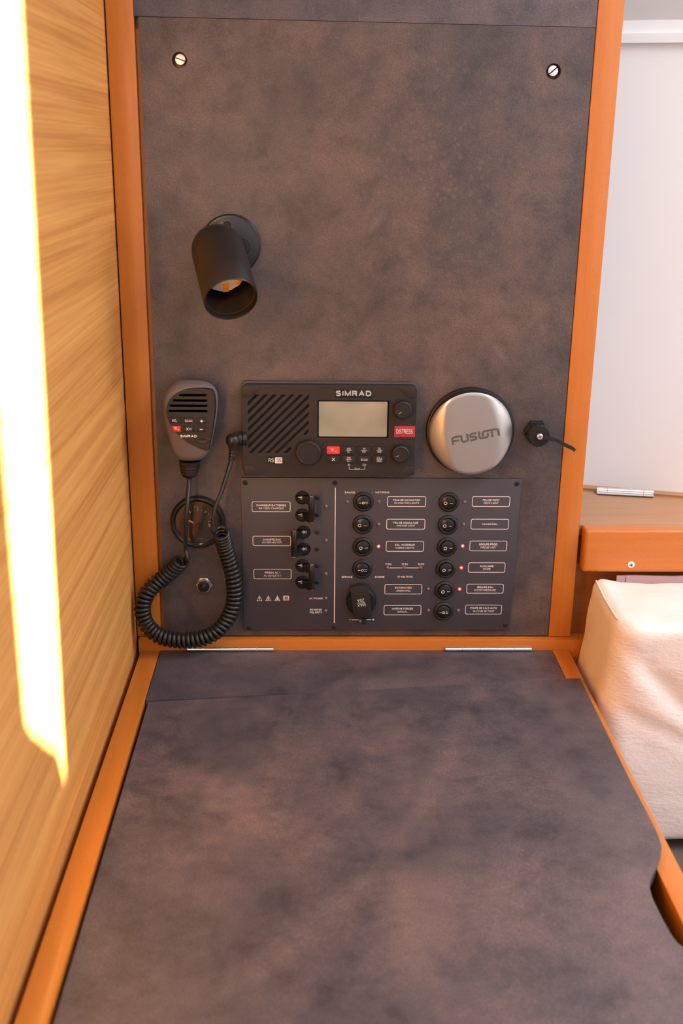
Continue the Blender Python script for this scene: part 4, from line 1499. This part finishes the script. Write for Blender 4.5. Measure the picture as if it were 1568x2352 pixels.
def rocker(px, py, state):
    """state: 0 flat three-way, -1 off, 1 on"""
    b_ = obj('rocker_switch', disc(px, py, YP, [(0, 0.7), (8.4, 0.7), (8.5, 2.6), (9.2, 3.1), (10.0, 2.9), (11.0, 2.0), (11.7, 0.8), (11.8, 0)], 44), BLACKM, sp, 40)
    c_ = at(px, py, YP)
    dx = {0: 0.0, -1: -0.0006, 1: 0.0006}[state]
    # off: the face looks to the left, on: to the right
    rot = Matrix.Rotation({0: 0.0, -1: 0.16, 1: -0.16}[state], 3, 'Z')
    rot = Matrix.Rotation({0: 0.0, -1: -0.15, 1: 0.15}[state], 3, 'Z')
    piv = Vector((c_.x + dx, YP - 0.0022, c_.z))

    def xf(p_):
        return piv + rot @ (p_ - piv)
    bm_ = lathe(bmesh.new(), (c_.x + dx, YP, c_.z), OUT, [(0, 0.8e-3), (7.7e-3, 0.8e-3), (7.7e-3, 2.9e-3), (7.2e-3, 3.3e-3), (0, 3.4e-3)], 36)
    for v in bm_.verts:
        v.co = xf(v.co)
    obj('rocker', bm_, BLACK, b_, 40)
    bm_ = bmesh.new()
    ym_ = YP - 0.0036
    X, Z = c_.x + dx, c_.z - 0.0006

    def ring(cx_, r_):
        ink_loop(bm_, list(reversed(circle(cx_, Z, r_, 18)))[::-1], 0.00055, ym_)
    if state == 0:
        ring(X, 0.0015)
        ink_line(bm_, (X - 0.0050, Z), (X - 0.0023, Z), 0.0005, ym_)
        for s in (-1, 1):
            ink_line(bm_, (X + 0.0023, Z + s * 0.0010), (X + 0.0050, Z + s * 0.0010), 0.0005, ym_)
    else:
        ring(X - 0.0031, 0.0019)
        ink_line(bm_, (X + 0.0016, Z), (X + 0.0052, Z), 0.0005, ym_)
    for v in bm_.verts:
        v.co = xf(v.co)
    obj('marking', bm_, INKW, b_, 0)


for (a_, b_, s) in ((834, 1152, 0), (833, 1204, -1), (832.5, 1255.5, 1), (831.5, 1306.5, 0), (1030, 1153, -1), (1028, 1205, -1), (1026, 1256, 1), (1023, 1306, 1), (1020.5, 1355.5, 1), (1018, 1403.5, 0)):
    rocker(a_, b_, s)

LABELS = [((578, 1152, 667, 1176), 'CHARGEUR BATTERIES', 'BATTERY CHARGER', 68, 57), ((580, 1231, 668, 1254), 'CHAUFFE EAU', 'WATER HEATER', 41, 45),
          ((582, 1307, 669, 1330), 'PRISES AC 1', 'AC OUTLETS 1', 35, 40), ((889, 1140, 978, 1164), 'FEUX DE NAVIGATION', 'NAVIGATION LIGHTS', 62, 57),
          ((887, 1192, 976, 1216), 'FEU DE MOUILLAGE', 'ANCHOR LIGHT', 57, 43), ((886, 1243, 973, 1267), 'ECL. INTERIEUR', 'CABINS LIGHTS', 45, 43),
          ((883, 1342, 969, 1365), 'EN FONCTION', 'OPERATING', 38, 32), ((881, 1390, 967, 1413), 'MARCHE FORCEE', 'MANUAL', 48, 23),
          ((1084, 1140, 1171, 1164), 'FEU DE PONT', 'DECK LIGHT', 38, 34), ((1081, 1192, 1168, 1216), 'NAVIGATION', None, 34, 0),
          ((1078, 1242, 1164, 1266), 'GROUPE FROID', 'FRIDGE UNIT', 42, 36), ((1075, 1292, 1160, 1315), 'AUXILIAIRE', 'SPARE', 31, 18),
          ((1071, 1341, 1156, 1363), 'GROUPE EAU', 'WATER PRESSURE', 37, 50), ((1068, 1389, 1152, 1411), 'POMPE DE CALE AUTO', 'AUTO BILGE PUMP', 61, 49)]
for (x0, y0, x1, y1), a_, b_, wa, wb in LABELS:
    bm = bmesh.new()
    ink_loop(bm, rrect(*pxrect(x0, y0, x1, y1, YI), 0.0022, 5), 0.00065, YI)
    fr_ = obj('printed_label', bm, INKW, sp, 0)
    cx_ = (x0 + x1) / 2
    cy_ = (y0 + y1) / 2
    if b_:
        lettering(a_, (cx_ - wa / 2, cy_ - 6.0, cx_ + wa / 2, cy_ - 0.9), YI, INKW, fr_, bold=0.034)
        lettering(b_, (cx_ - wb / 2, cy_ + 1.0, cx_ + wb / 2, cy_ + 5.9), YI, INKW, fr_, shear=0.22, bold=0.008)
    else:
        lettering(a_, (cx_ - wa / 2, cy_ - 2.6, cx_ + wa / 2, cy_ + 2.5), YI, INKW, fr_, bold=0.034)
for tx, r_ in (('SAILING', (791.5, 1128.3, 815, 1133.6)), ('MOTORING', (862, 1128.3, 893.5, 1133.6)), ('SERVICE', (784.5, 1323, 809, 1328)), ('ENGINE', (861, 1322.6, 882.5, 1327.8)),
               ('11,5V', (884.3, 1292.9, 899, 1298.6)), ('12,5V', (922, 1292.9, 936.6, 1298.6)), ('13,5V', (959.5, 1292.9, 974.2, 1298.6)), ('12 VOLTS DC', (912.5, 1322.2, 947.5, 1327.4)),
               ('AC POWER', (710, 1372, 741, 1377)), ('REVERSE', (711.7, 1398.2, 738.5, 1403)), ('POLARITY', (711.3, 1404, 739.3, 1409)), ('+', (854.5, 1421, 858.8, 1425.5)), ('-', (801.8, 1422.5, 804.6, 1424))):
    lettering(tx, r_, YI, INKW, sp, bold=0.030)


def rule(a_, b_, w_):
    bm_ = bmesh.new()
    pa_, pb_ = at(*a_, YI), at(*b_, YI)
    ink_line(bm_, (pa_.x, pa_.z), (pb_.x, pb_.z), w_, YI)
    obj('printed_rule', bm_, INKW, sp, 0)


rule((770, 1120), (767.5, 1431), 0.0009)
rule((895, 1304.5), (924, 1304.5), 0.0008)
rule((932, 1304.5), (962, 1304.5), 0.0008)
rule((807, 1423.5), (823, 1423.5), 0.0008)
rule((840, 1423.2), (851.5, 1423.2), 0.0008)
# warning symbols
for k, cx_ in enumerate((595.7, 615.8, 636.7)):
    bm = bmesh.new()
    tri = pxpoly([(cx_ - 6.3, 1380), (cx_ + 6.3, 1380), (cx_, 1367.5)], YI)
    ink_loop(bm, tri, 0.00075, YI)
    if k == 0:
        a_, b_ = at(cx_, 1371, YI), at(cx_, 1376.2, YI)
        ink_line(bm, (a_.x, a_.z), (b_.x, b_.z), 0.0006, YI)
        ink(bm, circle(b_.x, b_.z - 0.0008, 0.0004, 8), YI)
    elif k == 1:
        z_ = pxpoly([(cx_ + 1.3, 1370.6), (cx_ - 1.6, 1375), (cx_ + 1.2, 1375), (cx_ - 1.0, 1379)], YI)
        for p_, q_ in zip(z_, z_[1:]):
            ink_line(bm, p_, q_, 0.0007, YI)
    else:
        fl_ = pxpoly([(cx_, 1370.8), (cx_ + 2.2, 1375), (cx_ + 1.8, 1378.4), (cx_ - 1.8, 1378.4), (cx_ - 2.2, 1375.4)], YI)
        ink(bm, list(reversed(fl_)), YI)
    obj('warning_symbol', bm, INKW, sp, 0)
bm = bmesh.new()
bx_ = 657
ink_loop(bm, list(reversed(pxpoly([(bx_ - 6.5, 1369.5), (bx_ - 4, 1368), (bx_ + 4, 1368), (bx_ + 6.5, 1369.5), (bx_ + 6.5, 1379.5), (bx_ - 6.5, 1379.5)], YI))), 0.0009, YI)
for d0, d1 in ((-5, -3.2), (-2.4, -0.5), (0.5, 2.4), (3.2, 5)):
    y_a, y_b = (1369, 1376) if abs(d0 + d1) < 4 else (1369.5, 1379)
    a_, b_ = at(bx_ + (d0 + d1) / 2, y_a, YI), at(bx_ + (d0 + d1) / 2, y_b, YI)
    if abs(d0 + d1) > 4:
        ink_line(bm, (a_.x, a_.z), (b_.x, b_.z), 0.0008, YI)
a_, b_ = at(bx_ - 5.5, 1378, YI), at(bx_ + 5.5, 1378, YI)
ink_line(bm, (a_.x, a_.z), (b_.x, b_.z), 0.0014, YI)
a_, b_ = at(bx_, 1368.5, YI), at(bx_, 1378, YI)
ink_line(bm, (a_.x, a_.z), (b_.x, b_.z), 0.0007, YI)
obj('manual_symbol', bm, INKW, sp, 0)

# circuit breakers: two toggles joined by one bar
YB = YP - 0.0165


def breaker(cx_, cys, bx_, y0, y1, on):
    top_, bot_ = at(bx_, y0, YB), at(bx_, y1, YB)
    first = None
    xm = at(cx_, cys[0], YP).x
    br = obj('breaker_bar', lathe(bmesh.new(), (top_.x, YB, top_.z), (0, 0, -1), [(0, 0), (0.0030, 0), (0.0034, 0.0006), (0.0034, (top_.z - bot_.z) * 0.72), (0.0031, (top_.z - bot_.z) * 0.735),
             (0.0031, top_.z - bot_.z - 0.0005), (0.0027, top_.z - bot_.z), (0, top_.z - bot_.z)], 20), BLACK, sp)
    for zz, d_ in ((top_.z, (0, 0, 1)), (bot_.z, (0, 0, -1))):
        obj('rivet', lathe(bmesh.new(), (top_.x, YB, zz), d_, [(0, -0.0005), (0.0023, -0.0005), (0.0023, 0.0008), (0.0014, 0.0014), (0, 0.0014)], 14), BRASS, br)
    for cy_ in cys:
        c_ = at(cx_, cy_, YP)
        hole = obj('breaker', disc(cx_, cy_, YP, [(8.1, 0), (8.1, 0.25), (7.7, 0.3), (7.5, 0.1), (0, 0.1)], 32), BLACKG, sp)
        # half-round cheek at the top of the opening
        bm_ = bmesh.new()
        arc = [(c_.x + 0.0074 * math.cos(t * PI / 12), c_.z + 0.0074 * math.sin(t * PI / 12)) for t in range(2, 11)]
        loft(bm_, arc, [(YP, 1.0), (YP - 0.0012, 0.96), (YP - 0.0022, 0.8)])
        obj('cheek', bm_, BLACK, hole, 50)
        s = 1 if on else -1
        bm_ = bmesh.new()
        h_ = 0.0036
        z_c = c_.z - 0.0004
        prof_ = [(c_.x - s * 0.0050, YP - 0.0002), (c_.x - s * 0.0050, YP - 0.0030), (c_.x + s * 0.0012, YP - 0.0050), (top_.x - s * 0.0016, YB - 0.0010), (top_.x + s * 0.0012, YB + 0.0020), (c_.x + s * 0.0052, YP - 0.0002)]
        lo_ = [bm_.verts.new((x_, y_, z_c - h_)) for x_, y_ in prof_]
        hi_ = [bm_.verts.new((x_, y_, z_c + h_)) for x_, y_ in prof_]
        bm_.faces.new(lo_)
        bm_.faces.new(list(reversed(hi_)))
        for i in range(len(prof_)):
            j = (i + 1) % len(prof_)
            bm_.faces.new((lo_[i], lo_[j], hi_[j], hi_[i]))
        obj('toggle', bm_, BLACKG, hole, 20)
        tt = YP - 0.0055
        if on:
            lettering('I', (cx_ - 9.0, cy_ - 1.6, cx_ - 3.2, cy_ - 0.0), tt, INKW, hole, rot=90, bold=0.05)
            lettering('ON', (cx_ - 4.6, cy_ - 3.6, cx_ + 0.4, cy_ + 3.6), tt, INKW, hole, rot=90, bold=0.0)
        else:
            lettering('O', (cx_ - 2.6, cy_ - 3.0, cx_ + 2.6, cy_ + 2.6), tt, INKW, hole, rot=0, bold=0.03)
            lettering('OFF', (cx_ + 4.2, cy_ - 4.6, cx_ + 7.6, cy_ + 3.4), tt, INKG, hole, rot=90, bold=0.0)


breaker(694, (1143, 1183), 715, 1139.5, 1198.5, True)
breaker(697, (1222, 1261), 674.8, 1219.5, 1278, False)
breaker(694, (1299, 1337), 715.5, 1297, 1354, True)

# twelve-volt socket with its flip cover
scn = at(829, 1379, YP)
so = obj('power_socket', disc(829, 1379, YP, [(0, 0), (17.6, 0), (17.8, 1.5), (17.2, 4.5), (15.5, 6.5), (0, 7.0)], 48), BLACK, sp, 40)
YC = YP - 0.0100
fl_ = pxpoly([(812, 1421), (854, 1418), (846.5, 1349), (838, 1346.5), (826, 1345.5), (813, 1347.5), (804, 1352)], YC)
obj('flip_cover', prism(bmesh.new(), fl_, YP - 0.001, YC, 0.0010), BLACKM, so)
obj('pull_tab', prism(bmesh.new(), pxpoly([(831, 1433), (841, 1433), (841, 1420), (830, 1420)], YC + 0.004), YC + 0.005, YC + 0.002, 0.0005), BLACKM, so)
lettering('MAX', (821, 1386.5, 839.5, 1394), YC - 0.0002, INKW, so, rot=184, bold=0.0)
lettering('20A', (820, 1375.5, 836.5, 1383), YC - 0.0002, INKW, so, rot=184, bold=0.0)
bm = bmesh.new()
a_, b_ = at(820, 1385.4, YC), at(838, 1384.2, YC)
ink_line(bm, (a_.x, a_.z), (b_.x, b_.z), 0.0006, YC - 0.0002)
obj('marking', bm, INKW, so, 0)
obj('contact_pin', disc(827.5, 1425.5, YP, [(0, 0), (1.6, 0), (1.6, 2.0), (0, 2.4)], 12), BRASS, so)
